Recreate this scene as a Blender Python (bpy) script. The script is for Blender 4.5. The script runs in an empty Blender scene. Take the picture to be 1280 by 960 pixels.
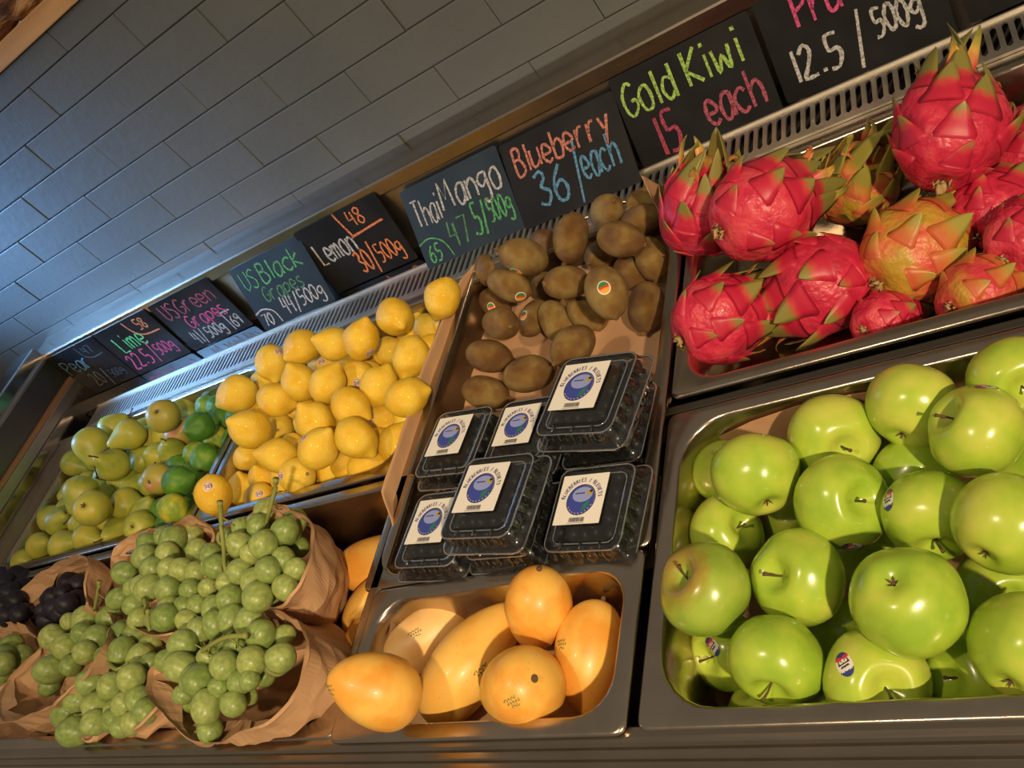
import bpy, bmesh, math, random
from mathutils import Vector, Matrix, Quaternion, noise
from mathutils.bvhtree import BVHTree
random.seed(7)
sc = bpy.context.scene
COL = sc.collection
# ------------------------------------------------------------------ camera
cd = bpy.data.cameras.new('camera'); cam = bpy.data.objects.new('camera', cd); COL.objects.link(cam)
fwd = Vector((-.5547553, .61242682, -.56318732)); up = Vector((.24415274, .76692393, .59347884))
rgt = fwd.cross(up)
m = Matrix((rgt, up, -fwd)).transposed().to_4x4(); m.translation = Vector((0, 0, .75))
cam.matrix_world = m
cd.sensor_width = 36; cd.lens = 1102/1280*36; cd.clip_start = .02
sc.camera = cam
# ------------------------------------------------------------------ world, lights, exposure
w = bpy.data.worlds.new('world'); sc.world = w; w.use_nodes = True
bg = w.node_tree.nodes['Background']; bg.inputs[0].default_value = (.30, .25, .19, 1); bg.inputs[1].default_value = .62
sc.view_settings.view_transform = 'Standard'; sc.view_settings.look = 'None'; sc.view_settings.exposure = 0.0; sc.view_settings.gamma = 1
def spot(name, loc, target, power, color, size, blend, radius):
    l = bpy.data.lights.new(name, 'SPOT'); l.energy = power; l.color = color; l.spot_size = math.radians(size); l.spot_blend = blend; l.shadow_soft_size = radius
    o = bpy.data.objects.new(name, l); COL.objects.link(o); o.location = loc
    o.rotation_euler = (Vector(target)-Vector(loc)).to_track_quat('-Z', 'Y').to_euler(); return o
def area(name, loc, target, power, color, sx, sy):
    l = bpy.data.lights.new(name, 'AREA'); l.energy = power; l.color = color; l.shape = 'RECTANGLE'; l.size = sx; l.size_y = sy
    o = bpy.data.objects.new(name, l); COL.objects.link(o); o.location = loc
    o.rotation_euler = (Vector(target)-Vector(loc)).to_track_quat('-Z', 'Y').to_euler(); return o
WARM = (1, .74, .46)
spot('key_spot', (1.9, -1.9, 2.35), (-.35, .55, 0), 680, WARM, 42, 1.0, .07)
spot('ceiling_spot', (-.7, -.6, 2.4), (-.95, .75, 0), 100, WARM, 58, 1.0, .06)
spot('ceiling_spot', (-1.9, -.3, 2.4), (-1.9, .75, 0), 26, WARM, 56, 1.0, .06)
dl = area('daylight_window', (-2.95, .98, .78), (-1.95, 1.39, .16), 6.0, (.22, .50, 1), .4, .4); dl.data.spread = math.radians(52)
spot('ledge_fill_spot', (-1.3, .9, 1.9), (-1.6, 1.4, .75), 9, WARM, 26, .9, .04)  # added lamp without a seen fixture, brightens and warms the wooden ledge
# ------------------------------------------------------------------ materials
MAT = {}
def nodes(name):
    mt = bpy.data.materials.new(name); mt.use_nodes = True; MAT[name] = mt
    nt = mt.node_tree; return mt, nt, nt.nodes['Principled BSDF']
def tex(nt, scale, detail=3, kind='ShaderNodeTexNoise', co='Object', map_scale=None, rough=.5):
    c = nt.nodes.new('ShaderNodeTexCoord'); t = nt.nodes.new(kind); t.inputs['Scale'].default_value = scale
    if 'Detail' in t.inputs: t.inputs['Detail'].default_value = detail
    src = c.outputs[co]
    if map_scale:
        mp = nt.nodes.new('ShaderNodeMapping'); mp.inputs['Scale'].default_value = map_scale
        nt.links.new(src, mp.inputs[0]); src = mp.outputs[0]
    nt.links.new(src, t.inputs['Vector']); return t
def ramp(nt, src, stops):
    r = nt.nodes.new('ShaderNodeValToRGB'); e = r.color_ramp.elements
    while len(e) < len(stops): e.new(.5)
    for i, (p, c) in enumerate(stops):
        e[i].position = p; e[i].color = (*c, 1) if len(c) == 3 else c
    nt.links.new(src, r.inputs[0]); return r
def bump(nt, b, src, strength, dist):
    n = nt.nodes.new('ShaderNodeBump'); n.inputs['Strength'].default_value = strength; n.inputs['Distance'].default_value = dist
    nt.links.new(src, n.inputs['Height']); nt.links.new(n.outputs[0], b.inputs['Normal'])
def mixc(nt, fac, a, b, mode='MIX'):
    x = nt.nodes.new('ShaderNodeMix'); x.data_type = 'RGBA'; x.blend_type = mode
    for s, v in ((0, fac), (6, a), (7, b)):
        if isinstance(v, (int, float)): x.inputs[s].default_value = v
        elif isinstance(v, tuple): x.inputs[s].default_value = (*v, 1)
        else: nt.links.new(v, x.inputs[s])
    return x.outputs[2]
def plain(name, col, rough=.5, metal=0, spec=.5):
    mt, nt, b = nodes(name); b.inputs['Base Color'].default_value = (*col, 1); b.inputs['Roughness'].default_value = rough
    b.inputs['Metallic'].default_value = metal; b.inputs['Specular IOR Level'].default_value = spec; return mt
def steel(name, col, rough, sc_=(2, 60, 60), var=.12, bmp=.05):
    mt, nt, b = nodes(name); b.inputs['Metallic'].default_value = 1
    t = tex(nt, 6, 4, co='Object', map_scale=sc_); t2 = tex(nt, 14, 4)
    r = ramp(nt, t2.outputs[0], [(.3, tuple(c*.86 for c in col)), (.7, col)]); nt.links.new(r.outputs[0], b.inputs['Base Color'])
    rr = nt.nodes.new('ShaderNodeMapRange'); rr.inputs[3].default_value = rough-var*.6; rr.inputs[4].default_value = rough+var
    nt.links.new(t.outputs[0], rr.inputs[0]); nt.links.new(rr.outputs[0], b.inputs['Roughness'])
    bump(nt, b, t.outputs[0], bmp, .002); return mt
steel('brushed_steel', (.56, .51, .44), .30, bmp=.012)
steel('ledge_steel', (.52, .455, .375), .24, (1, 20, 20), .07, .012)
steel('satin_steel', (.80, .76, .68), .40, (8, 8, 8), .06, .01)
steel('rail_steel', (.42, .36, .29), .20, (1, 25, 25), .10, .02)
steel('pan_steel', (.53, .46, .38), .22, (8, 8, 8), .10, .04)
steel('shelf_steel', (.50, .45, .40), .11, (2, 10, 10), .04, .008)
steel('dark_steel', (.20, .18, .155), .34, (3, 3, 3), .08, .01)
plain('cavity_black', (.012, .011, .010), .8)
def fruit_mat(name, stops, scale, rough, bump_s=0, bump_scale=60, sss=0, sss_col=None, axis_mix=None, spec=.5, coat=0, speck=None, bump_dist=.02):
    mt, nt, b = nodes(name)
    oi = nt.nodes.new('ShaderNodeObjectInfo')
    t = tex(nt, scale, 4)
    ad = nt.nodes.new('ShaderNodeMath'); ad.operation = 'MULTIPLY_ADD'; ad.inputs[1].default_value = .28; 
    nt.links.new(oi.outputs['Random'], ad.inputs[0]); nt.links.new(t.outputs[0], ad.inputs[2])
    sb = nt.nodes.new('ShaderNodeMath'); sb.operation = 'SUBTRACT'; sb.inputs[1].default_value = .14; nt.links.new(ad.outputs[0], sb.inputs[0])
    col = ramp(nt, sb.outputs[0], stops).outputs[0]
    if axis_mix:      # colour that changes along the fruit's own stem axis
        for (lo, hi, c) in axis_mix:
            cc = nt.nodes.new('ShaderNodeTexCoord'); sx = nt.nodes.new('ShaderNodeSeparateXYZ'); nt.links.new(cc.outputs['Object'], sx.inputs[0])
            mr = nt.nodes.new('ShaderNodeMapRange'); mr.inputs[1].default_value = lo; mr.inputs[2].default_value = hi
            n2 = tex(nt, 3, 3); a2 = nt.nodes.new('ShaderNodeMath'); a2.operation = 'MULTIPLY_ADD'; a2.inputs[1].default_value = .3
            nt.links.new(n2.outputs[0], a2.inputs[0]); nt.links.new(sx.outputs[2], a2.inputs[2]); nt.links.new(a2.outputs[0], mr.inputs[0])
            col = mixc(nt, mr.outputs[0], col, c)
    if speck:
        v = tex(nt, speck[0], 0, 'ShaderNodeTexVoronoi'); r = ramp(nt, v.outputs[0], [(speck[1], (1, 1, 1)), (speck[1]+.06, (0, 0, 0))])
        col = mixc(nt, r.outputs[0], col, speck[2])
    nt.links.new(col, b.inputs['Base Color'])
    b.inputs['Roughness'].default_value = rough; b.inputs['Specular IOR Level'].default_value = spec
    if coat: b.inputs['Coat Weight'].default_value = coat; b.inputs['Coat Roughness'].default_value = .12
    if sss:
        b.inputs['Subsurface Weight'].default_value = sss; b.inputs['Subsurface Radius'].default_value = (1, .8, .3); b.inputs['Subsurface Scale'].default_value = .008
    if bump_s:
        bt = tex(nt, bump_scale, 2); bump(nt, b, bt.outputs[0], bump_s, bump_dist)
    return mt
fruit_mat('apple_skin', [(.3, (.27, .44, .035)), (.52, (.38, .53, .05)), (.75, (.52, .58, .09))], 1.3, .24, axis_mix=[(.95, .60, None)] if 0 else None, speck=(16, .03, (.6, .68, .25)), coat=.25)
fruit_mat('apple_skin_blushed', [(.3, (.20, .34, .03)), (.6, (.30, .43, .05)), (.75, (.36, .46, .07))], 1.3, .26, axis_mix=[(.72, 1.05, (.32, .12, .03))], speck=(14, .04, (.5, .58, .2)), coat=.2)
fruit_mat('lemon_skin', [(.3, (.82, .50, .025)), (.55, (.87, .60, .05)), (.8, (.88, .66, .09))], 1.6, .36, .35, 26, coat=.08, bump_dist=.03)
fruit_mat('pear_skin', [(.25, (.24, .30, .035)), (.5, (.38, .40, .05)), (.8, (.52, .46, .06))], 1.4, .42, speck=(22, .05, (.25, .2, .05)))
fruit_mat('pear_skin_blushed', [(.3, (.33, .30, .04)), (.55, (.38, .33, .05)), (.75, (.5, .2, .09))], .8, .42, speck=(22, .05, (.25, .2, .05)))
fruit_mat('lime_skin', [(.25, (.045, .16, .012)), (.55, (.09, .25, .018)), (.8, (.22, .36, .03))], 1.4, .33, .25, 26, bump_dist=.03)
fruit_mat('lime_skin_ripening', [(.25, (.10, .25, .018)), (.5, (.28, .38, .03)), (.68, (.62, .52, .05))], 1.2, .33, .25, 26, bump_dist=.03)
fruit_mat('kiwi_skin', [(.32, (.15, .072, .022)), (.52, (.23, .135, .040)), (.72, (.33, .235, .075))], 1.1, .44, .5, 55, speck=(30, .12, (.10, .05, .02)), bump_dist=.02, spec=.35)
fruit_mat('mango_skin', [(.3, (.80, .36, .05)), (.5, (.86, .49, .09)), (.8, (.87, .57, .14))], 1.2, .38, .06, 40, speck=(7, .035, (.25, .11, .02)), coat=.06)
fruit_mat('mango_skin_pale', [(.3, (.80, .45, .14)), (.6, (.86, .56, .22)), (.8, (.88, .60, .26))], 1.2, .42, .05, 40, speck=(6, .03, (.3, .15, .04)))
fruit_mat('dragon_skin', [(.28, (.36, .010, .035)), (.52, (.55, .022, .065)), (.8, (.66, .08, .10))], 2.2, .42, .22, 5, coat=.08)
fruit_mat('dragon_skin_yellowing', [(.3, (.55, .04, .06)), (.48, (.58, .14, .05)), (.62, (.44, .27, .03))], 1.3, .44, .22, 5)
fruit_mat('blueberry_skin', [(.3, (.006, .008, .013)), (.7, (.016, .021, .034))], 3, .45)
def bract(name, a, bcol, tip, l0, l1):
    mt, nt, b = nodes(name)
    c = nt.nodes.new('ShaderNodeTexCoord'); s = nt.nodes.new('ShaderNodeSeparateXYZ'); nt.links.new(c.outputs['Object'], s.inputs[0])
    n = tex(nt, 5, 3); a2 = nt.nodes.new('ShaderNodeMath'); a2.operation = 'MULTIPLY_ADD'; a2.inputs[1].default_value = .3
    nt.links.new(n.outputs[0], a2.inputs[0]); nt.links.new(s.outputs[1], a2.inputs[2])
    mr = nt.nodes.new('ShaderNodeMapRange'); mr.inputs[1].default_value = l0; mr.inputs[2].default_value = l1; nt.links.new(a2.outputs[0], mr.inputs[0])
    r = ramp(nt, mr.outputs[0], [(0, a), (.45, bcol), (1, tip)]); nt.links.new(r.outputs[0], b.inputs['Base Color']); b.inputs['Roughness'].default_value = .45
    return mt
bract('bract_short', (.47, .016, .05), (.50, .05, .05), (.22, .20, .045), .42, .66)
bract('bract_long', (.62, .05, .07), (.52, .34, .06), (.20, .22, .045), .35, 1.0)
bract('bract_yellow', (.50, .11, .04), (.48, .20, .04), (.30, .28, .05), .25, .66)
mt, nt, b = nodes('grape_skin')
t = tex(nt, 2.5, 3); oi = nt.nodes.new('ShaderNodeObjectInfo')
c1 = ramp(nt, oi.outputs['Random'], [(0, (.24, .33, .09)), (.5, (.31, .40, .13)), (1, (.40, .46, .15))]).outputs[0]
r2 = ramp(nt, t.outputs[0], [(.35, (.7, .75, .7)), (.7, (1.15, 1.15, 1.1))]).outputs[0]
nt.links.new(mixc(nt, 1.0, c1, r2, 'MULTIPLY'), b.inputs['Base Color'])
b.inputs['Roughness'].default_value = .35; b.inputs['Specular IOR Level'].default_value = .42; b.inputs['Subsurface Weight'].default_value = .6; b.inputs['Subsurface Radius'].default_value = (.8, 1, .3); b.inputs['Subsurface Scale'].default_value = .010
fruit_mat('black_grape_skin', [(.3, (.008, .007, .012)), (.7, (.025, .022, .038))], 3, .45, spec=.3)
def paper(name, c0, c1, c2):
    mt, nt, b = nodes(name); t = tex(nt, 9, 5, co='Object'); r = ramp(nt, t.outputs[0], [(.3, c0), (.5, c1), (.75, c2)])
    nt.links.new(r.outputs[0], b.inputs['Base Color']); b.inputs['Roughness'].default_value = .72; b.inputs['Specular IOR Level'].default_value = .25
    t2 = tex(nt, 30, 5); bump(nt, b, t2.outputs[0], .25, .004); return mt
paper('kraft_paper', (.44, .26, .14), (.54, .33, .18), (.62, .40, .23))
paper('liner_paper', (.42, .24, .13), (.50, .30, .165), (.55, .34, .19))
mt, nt, b = nodes('wall_paint')
t = tex(nt, 3, 5, co='Generated'); g = nt.nodes.new('ShaderNodeNewGeometry')
n1 = nt.nodes.new('ShaderNodeTexNoise'); n1.inputs['Scale'].default_value = 2.5; n1.inputs['Detail'].default_value = 5; nt.links.new(g.outputs['Position'], n1.inputs['Vector'])
c0 = ramp(nt, n1.outputs[0], [(.3, (.088, .096, .092)), (.7, (.115, .124, .120))]).outputs[0]
v = nt.nodes.new('ShaderNodeTexVoronoi'); v.inputs['Scale'].default_value = 85; nt.links.new(g.outputs['Position'], v.inputs['Vector'])
n2 = nt.nodes.new('ShaderNodeTexNoise'); n2.inputs['Scale'].default_value = 7; n2.inputs['Detail'].default_value = 4; nt.links.new(g.outputs['Position'], n2.inputs['Vector'])
mm = nt.nodes.new('ShaderNodeMath'); mm.operation = 'MULTIPLY_ADD'; mm.inputs[1].default_value = -1.9; mm.inputs[2].default_value = 1.33
nt.links.new(n2.outputs[0], mm.inputs[0]); ad = nt.nodes.new('ShaderNodeMath'); ad.operation = 'ADD'; nt.links.new(mm.outputs[0], ad.inputs[0]); nt.links.new(v.outputs[0], ad.inputs[1])
sp = ramp(nt, ad.outputs[0], [(.10, (1, 1, 1)), (.16, (0, 0, 0))]).outputs[0]
nt.links.new(mixc(nt, sp, c0, (.06, .065, .07)), b.inputs['Base Color']); b.inputs['Roughness'].default_value = .55
n3 = nt.nodes.new('ShaderNodeTexNoise'); n3.inputs['Scale'].default_value = 55; n3.inputs['Detail'].default_value = 6; nt.links.new(g.outputs['Position'], n3.inputs['Vector']); bump(nt, b, n3.outputs[0], .25, .004)
plain('mortar_paint', (.06, .064, .064), .8)
mt, nt, b = nodes('oak_wood'); t = tex(nt, 3, 5, map_scale=(1, 12, 12)); r = ramp(nt, t.outputs[0], [(.3, (.50, .27, .10)), (.7, (.68, .42, .19))]); nt.links.new(r.outputs[0], b.inputs['Base Color']); b.inputs['Roughness'].default_value = .5
mt, nt, b = nodes('bark_wood'); t = tex(nt, 9, 6, map_scale=(1, 6, 6)); r = ramp(nt, t.outputs[0], [(.38, (.07, .022, .010)), (.52, (.25, .11, .045)), (.6, (.62, .42, .24))]); nt.links.new(r.outputs[0], b.inputs['Base Color']); b.inputs['Roughness'].default_value = .6; bump(nt, b, t.outputs[0], .8, .02)
plain('copper_strip', (.45, .24, .12), .35, .6)
mt, nt, b = nodes('chalkboard'); t = tex(nt, 12, 5); r = ramp(nt, t.outputs[0], [(.35, (.007, .007, .008)), (.75, (.016, .016, .017))]); nt.links.new(r.outputs[0], b.inputs['Base Color']); b.inputs['Roughness'].default_value = .34; b.inputs['Specular IOR Level'].default_value = .28
mt, nt, b = nodes('chalkboard_daylit'); t = tex(nt, 12, 5); r = ramp(nt, t.outputs[0], [(.35, (.012, .022, .030)), (.75, (.022, .036, .046))]); nt.links.new(r.outputs[0], b.inputs['Base Color']); b.inputs['Roughness'].default_value = .34  # the black board again, with bluish daylight put into its colour
def chalk(name, col, cover=.5):
    mt, nt, b = nodes(name); t = tex(nt, 260, 3); r = ramp(nt, t.outputs[0], [(cover-.14, tuple(c*.28 for c in col)), (cover+.10, tuple(c*.72 for c in col))]); nt.links.new(r.outputs[0], b.inputs['Base Color']); b.inputs['Roughness'].default_value = .85
for n_, c_ in dict(chalk_white=(.62, .62, .60), chalk_grey=(.22, .24, .25), chalk_dim=(.10, .11, .12), chalk_blue=(.13, .36, .58), chalk_pale_blue=(.20, .38, .46), chalk_green=(.12, .50, .17), chalk_bright_green=(.14, .75, .22), chalk_dull_green=(.10, .30, .13), chalk_orange=(.95, .28, .08),
                   chalk_salmon=(.72, .26, .18), chalk_pink=(.85, .10, .30), chalk_red=(.50, .06, .12), chalk_lime=(.45, .72, .14), chalk_rose=(.50, .10, .16), chalk_teal=(.12, .42, .50)).items(): chalk(n_, c_)
plain('stem_green', (.24, .27, .06), .6); plain('stem_brown', (.10, .055, .025), .8); plain('stalk_tan', (.26, .19, .07), .7); plain('calyx_dark', (.10, .06, .03), .9); plain('calyx_straw', (.38, .27, .11), .8)
plain('sticker_white', (.72, .70, .66), .35); plain('sticker_navy', (.03, .05, .20), .35); plain('sticker_red', (.62, .04, .04), .35); plain('sticker_green', (.04, .22, .06), .35); plain('sticker_orange', (.90, .36, .04), .35)
plain('ink_black', (.012, .012, .014), .5); plain('ink_green', (.04, .15, .05), .6); plain('ink_navy', (.035, .03, .16), .5); plain('print_blue', (.045, .07, .36), .35); plain('print_sky', (.28, .34, .68), .35); plain('print_leaf', (.03, .19, .11), .35); plain('print_gold', (.42, .34, .06), .4); plain('label_paper', (.80, .79, .75), .4)
# thin clear plastic: fresnel-weighted gloss over a nearly clear film
mt = bpy.data.materials.new('clear_plastic'); mt.use_nodes = True; MAT['clear_plastic'] = mt; nt = mt.node_tree; nt.nodes.clear()
o_ = nt.nodes.new('ShaderNodeOutputMaterial'); tr = nt.nodes.new('ShaderNodeBsdfTransparent'); tr.inputs[0].default_value = (.80, .84, .83, 1)
gl = nt.nodes.new('ShaderNodeBsdfGlossy'); gl.inputs['Roughness'].default_value = .09; lw = nt.nodes.new('ShaderNodeFresnel'); lw.inputs[0].default_value = 1.9
mx = nt.nodes.new('ShaderNodeMixShader'); nt.links.new(lw.outputs[0], mx.inputs[0]); nt.links.new(tr.outputs[0], mx.inputs[1]); nt.links.new(gl.outputs[0], mx.inputs[2]); df = nt.nodes.new('ShaderNodeBsdfDiffuse'); df.inputs[0].default_value = (.6, .65, .65, 1); m2 = nt.nodes.new('ShaderNodeMixShader'); m2.inputs[0].default_value = .012; nt.links.new(mx.outputs[0], m2.inputs[1]); nt.links.new(df.outputs[0], m2.inputs[2]); nt.links.new(m2.outputs[0], o_.inputs[0])
mt = MAT['clear_plastic'].copy(); MAT['plastic_edge'] = mt; mt.name = 'plastic_edge'
for nd in mt.node_tree.nodes:
    if nd.type == 'FRESNEL': nd.inputs[0].default_value = 2.5
# ------------------------------------------------------------------ helpers
def mesh(name, verts, faces, mat=None, smooth=False):
    me = bpy.data.meshes.new(name); me.from_pydata([tuple(v) for v in verts], [], faces); me.update()
    if mat: me.materials.append(MAT[mat])
    if smooth: me.polygons.foreach_set('use_smooth', [True]*len(me.polygons))
    return me
def obj(name, me, parent=None, loc=None):
    o = bpy.data.objects.new(name, me); COL.objects.link(o)
    if parent: o.parent = parent
    if loc is not None: o.location = loc
    return o
def tag(o, label, cat, group=None):
    o['label'] = label; o['category'] = cat
    if group: o['group'] = group
    return o
def struct(o): o['kind'] = 'structure'; return o
def thing(name, loc=(0, 0, 0)): return obj(name, None, None, loc)
def box_data(x0, x1, y0, y1, z0, z1, bev=0):
    bm = bmesh.new(); bmesh.ops.create_cube(bm, size=1)
    for v in bm.verts: v.co = Vector((x0+(v.co.x+.5)*(x1-x0), y0+(v.co.y+.5)*(y1-y0), z0+(v.co.z+.5)*(z1-z0)))
    if bev: bmesh.ops.bevel(bm, geom=bm.edges[:], offset=bev, segments=2, affect='EDGES', profile=.6)
    return bm
def bm_mesh(name, bm, mat, smooth=False):
    me = bpy.data.meshes.new(name); bm.to_mesh(me); bm.free(); me.materials.append(MAT[mat])
    if smooth: me.polygons.foreach_set('use_smooth', [True]*len(me.polygons))
    return me
def box(name, x0, x1, y0, y1, z0, z1, mat, bev=0, parent=None): return obj(name, bm_mesh(name, box_data(x0, x1, y0, y1, z0, z1, bev), mat), parent)
def lathe(prof, n=28, deform=None):
    """prof: (r,z) from the top (+z) pole to the bottom pole; the first and last r are 0"""
    V = [(0, 0, prof[0][1])]; F = []
    for r, z in prof[1:-1]:
        for k in range(n):
            a = 2*math.pi*k/n; V.append((r*math.cos(a), r*math.sin(a), z))
    V.append((0, 0, prof[-1][1])); m_ = len(prof)-2
    for k in range(n): F.append((0, 1+k, 1+(k+1) % n))
    for i in range(m_-1):
        for k in range(n):
            a = 1+i*n+k; b_ = 1+i*n+(k+1) % n; F.append((a, a+n, b_+n, b_))
    e = len(V)-1; s = 1+(m_-1)*n
    for k in range(n): F.append((s+k, e, s+(k+1) % n))
    if deform: V = [deform(Vector(v)) for v in V]
    return V, F
def tube(pts, rad, n=6, caps=True):
    V = []; F = []; P = [Vector(p) for p in pts]
    for i, p in enumerate(P):
        t_ = (P[min(i+1, len(P)-1)]-P[max(i-1, 0)]).normalized(); a = t_.orthogonal().normalized(); b_ = t_.cross(a)
        r = rad[i] if isinstance(rad, (list, tuple)) else rad
        for k in range(n):
            an = 2*math.pi*k/n; V.append(p+(a*math.cos(an)+b_*math.sin(an))*r)
    for i in range(len(P)-1):
        for k in range(n): F.append((i*n+k, i*n+(k+1) % n, (i+1)*n+(k+1) % n, (i+1)*n+k))
    if caps: F.append(tuple(range(n))[::-1]); F.append(tuple(range(len(V)-n, len(V))))
    return V, F
def join(parts):
    V = []; F = []
    for v, f in parts:
        k = len(V); V += [tuple(x) for x in v]; F += [tuple(i+k for i in q) for q in f]
    return V, F
def frame(axis, spin=0):
    return Vector((0, 0, 1)).rotation_difference(Vector(axis).normalized()) @ Quaternion((0, 0, 1), spin)
def smooth_pts(P, sub=5):
    P = [Vector(p) for p in P]
    if len(P) < 3: return P
    out = []
    for i in range(len(P)-1):
        a = P[max(i-1, 0)]; b_ = P[i]; c = P[i+1]; d = P[min(i+2, len(P)-1)]
        for s in range(sub):
            t_ = s/sub; out.append(.5*((2*b_)+(c-a)*t_+(2*a-5*b_+4*c-d)*t_*t_+(3*b_-a-3*c+d)*t_**3))
    out.append(P[-1]); return out
def ribbon(P, wd, rnd=0):
    """flat stroke in the xy plane"""
    V = []; F = []
    for i, p in enumerate(P):
        t_ = (P[min(i+1, len(P)-1)]-P[max(i-1, 0)]); t_ = t_.normalized() if t_.length else Vector((1, 0))
        q = Vector((-t_.y, t_.x))*wd*.5*(1+random.uniform(-rnd, rnd)); V += [p+q, p-q]
    for i in range(len(P)-1): F.append((2*i, 2*i+1, 2*i+3, 2*i+2))
    return V, F
# ------------------------------------------------------------------ setting: block wall, timber, display case
wall = struct(obj('wall_back', bm_mesh('wall_back', box_data(-3.9, 1.2, 1.3935, 1.50, -.9, .716), 'mortar_paint')))
P_, RZ = .3167, .0776
br = {}
for r in range(-3, 7):
    z0 = .2745+(r-1)*RZ; z1 = min(z0+RZ, .714)
    if z1-z0 < .02: continue
    off = -1.333 if r % 2 else -1.174
    key = round(z1-z0, 3)
    if key not in br:
        br[key] = [bm_mesh('brick', box_data(-P_/2+.0009, P_/2-.0009, -.0022, .02, .0009, z1-z0-.0009, .0022), 'wall_paint') for _ in range(1)][0]
    k0 = int((-3.9-off)/P_); 
    for k in range(k0, k0+17):
        x = off+(k+.5)*P_
        if x-P_/2 < -3.9 or x+P_/2 > 1.2: continue
        o = obj('brick', br[key], wall, (x, 1.3915+random.uniform(-.0012, .0012), z0)); o.rotation_euler = (random.uniform(-.010, .010), random.uniform(-.0035, .0035), random.uniform(-.005, .005))
beam = obj('timber_ledge', bm_mesh('timber_ledge', box_data(-3.9, 1.2, 1.378, 1.62, .714, .752, .003), 'oak_wood')); tag(beam, 'pale wooden ledge board running along the top of the block wall', 'ledge')
P = [(-1.86+i*.038, 1.435, .797+.006*math.sin(i*1.7)) for i in range(12)]
lg = tube(P, [.046+.005*math.sin(i*2.3)+.004*math.sin(i*5) for i in range(12)], 22)
lv = [Vector(v)+noise.noise_vector(Vector(v)*38)*.010 for v in lg[0]]
o = obj('split_log', mesh('split_log', lv, lg[1], 'bark_wood')); tag(o, 'rough reddish-brown piece of split wood lying on the wooden ledge', 'wood')
struct(box('floor', -4.5, 1.5, -3, 1.5, -.92, -.9, 'dark_steel'))
# the case: body, deck frame, vent, back shelf, back panel, price rail
case = thing('display_case', (0, 0, 0)); tag(case, 'long stainless steel refrigerated display case holding the fruit pans', 'display case')
box('case_floor', -2.34, .62, .2, 1.31, -.24, -.22, 'dark_steel', 0, case)
box('front_wall', -2.34, .62, .20, .215, -.9, -.03, 'brushed_steel', 0, case)
box('back_wall', -2.34, .62, 1.135, 1.15, -.22, -.03, 'dark_steel', 0, case)
box('support_bar', -2.34, .62, .684, .697, -.03, -.008, 'dark_steel', .002, case)
box('vent_duct', -2.33, .62, 1.15, 1.216, -.09, -.085, 'cavity_black', 0, case)
box('vent_duct', -2.33, .62, 1.215, 1.222, -.09, -.006, 'cavity_black', 0, case)
# front rail: rolled stainless profile, swept along the case
def sweep_x(name, prof, x0, x1, mat, parent, nx=2, smooth=True):
    V = []; F = []; n = len(prof)
    for i in range(nx):
        x = x0+(x1-x0)*i/(nx-1)
        for y, z in prof: V.append((x, y, z))
    for i in range(nx-1):
        for k in range(n): F.append((i*n+k, i*n+(k+1) % n, (i+1)*n+(k+1) % n, (i+1)*n+k))
    F.append(tuple(range(n))[::-1]); F.append(tuple(range((nx-1)*n, nx*n)))
    me = mesh(name, V, F, mat); return obj(name, me, parent)
sweep_x('front_rail', [(.296, -.012), (.296, -.005), (.293, -.0025), (.284, -.002), (.278, -.003), (.2755, -.006), (.2745, -.011), (.268, -.0115), (.2665, -.013), (.2655, -.018), (.2545, -.0185), (.235, -.019), (.225, -.026), (.215, -.05), (.215, -.12), (.222, -.12), (.222, -.03)], -2.34, .62, 'rail_steel', case)
box('deck_strip', -2.335, .62, 1.118, 1.142, -.012, -.0035, 'brushed_steel', .001, case)
box('deck_strip', -2.335, -2.274, .296, 1.118, -.012, -.003, 'brushed_steel', .001, case)
# slotted vent grille
grille = thing('vent_grille', (0, 0, 0)); grille.parent = case
box('grille_rail', -2.27, .62, 1.138, 1.1495, -.003, .0015, 'satin_steel', .0007, grille)
box('grille_rail', -2.27, .62, 1.2115, 1.222, -.003, .0015, 'satin_steel', .0007, grille)
box('grille_lip', -2.27, .62, 1.2205, 1.2245, -.003, .006, 'satin_steel', .0012, grille)
PT = .01475
def slat_mesh():
    h = PT/2; w0 = .0034; ys = [1.149, 1.1508, 1.1525, 1.155, 1.206, 1.2085, 1.2102, 1.212]; ws = [h, h*.93, h*.72, w0, w0, h*.72, h*.93, h]
    V = []; F = []; n = len(ys)
    for z in (.0014, -.002):
        for y, w_ in zip(ys, ws): V += [(-w_, y, z), (w_, y, z)]
    for i in range(n-1):
        a = 2*i; F.append((a, a+1, a+3, a+2)); b_ = a+2*n; F.append((b_+1, b_, b_+2, b_+3))
        F.append((a, a+2, b_+2, b_)); F.append((a+3, a+1, b_+1, b_+3))
    return mesh('slat', V, F, 'satin_steel')
sm = slat_mesh()
for i in range(int((.60+2.27)/PT)): obj('slat', sm, grille, (-2.262+PT*i, 0, 0))
box('back_shelf', -2.335, .62, 1.222, 1.318, -.012, -.001, 'shelf_steel', .001, case)
box('back_panel', -2.335, .62, 1.306, 1.32, -.001, .15, 'brushed_steel', 0, case)
sweep_x('price_ledge', [(1.301, .139), (1.2985, .142), (1.2985, .168), (1.3005, .1715), (1.304, .1725), (1.388, .176), (1.388, .12), (1.318, .12), (1.318, .139)], -2.42, .62, 'ledge_steel', case)
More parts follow.
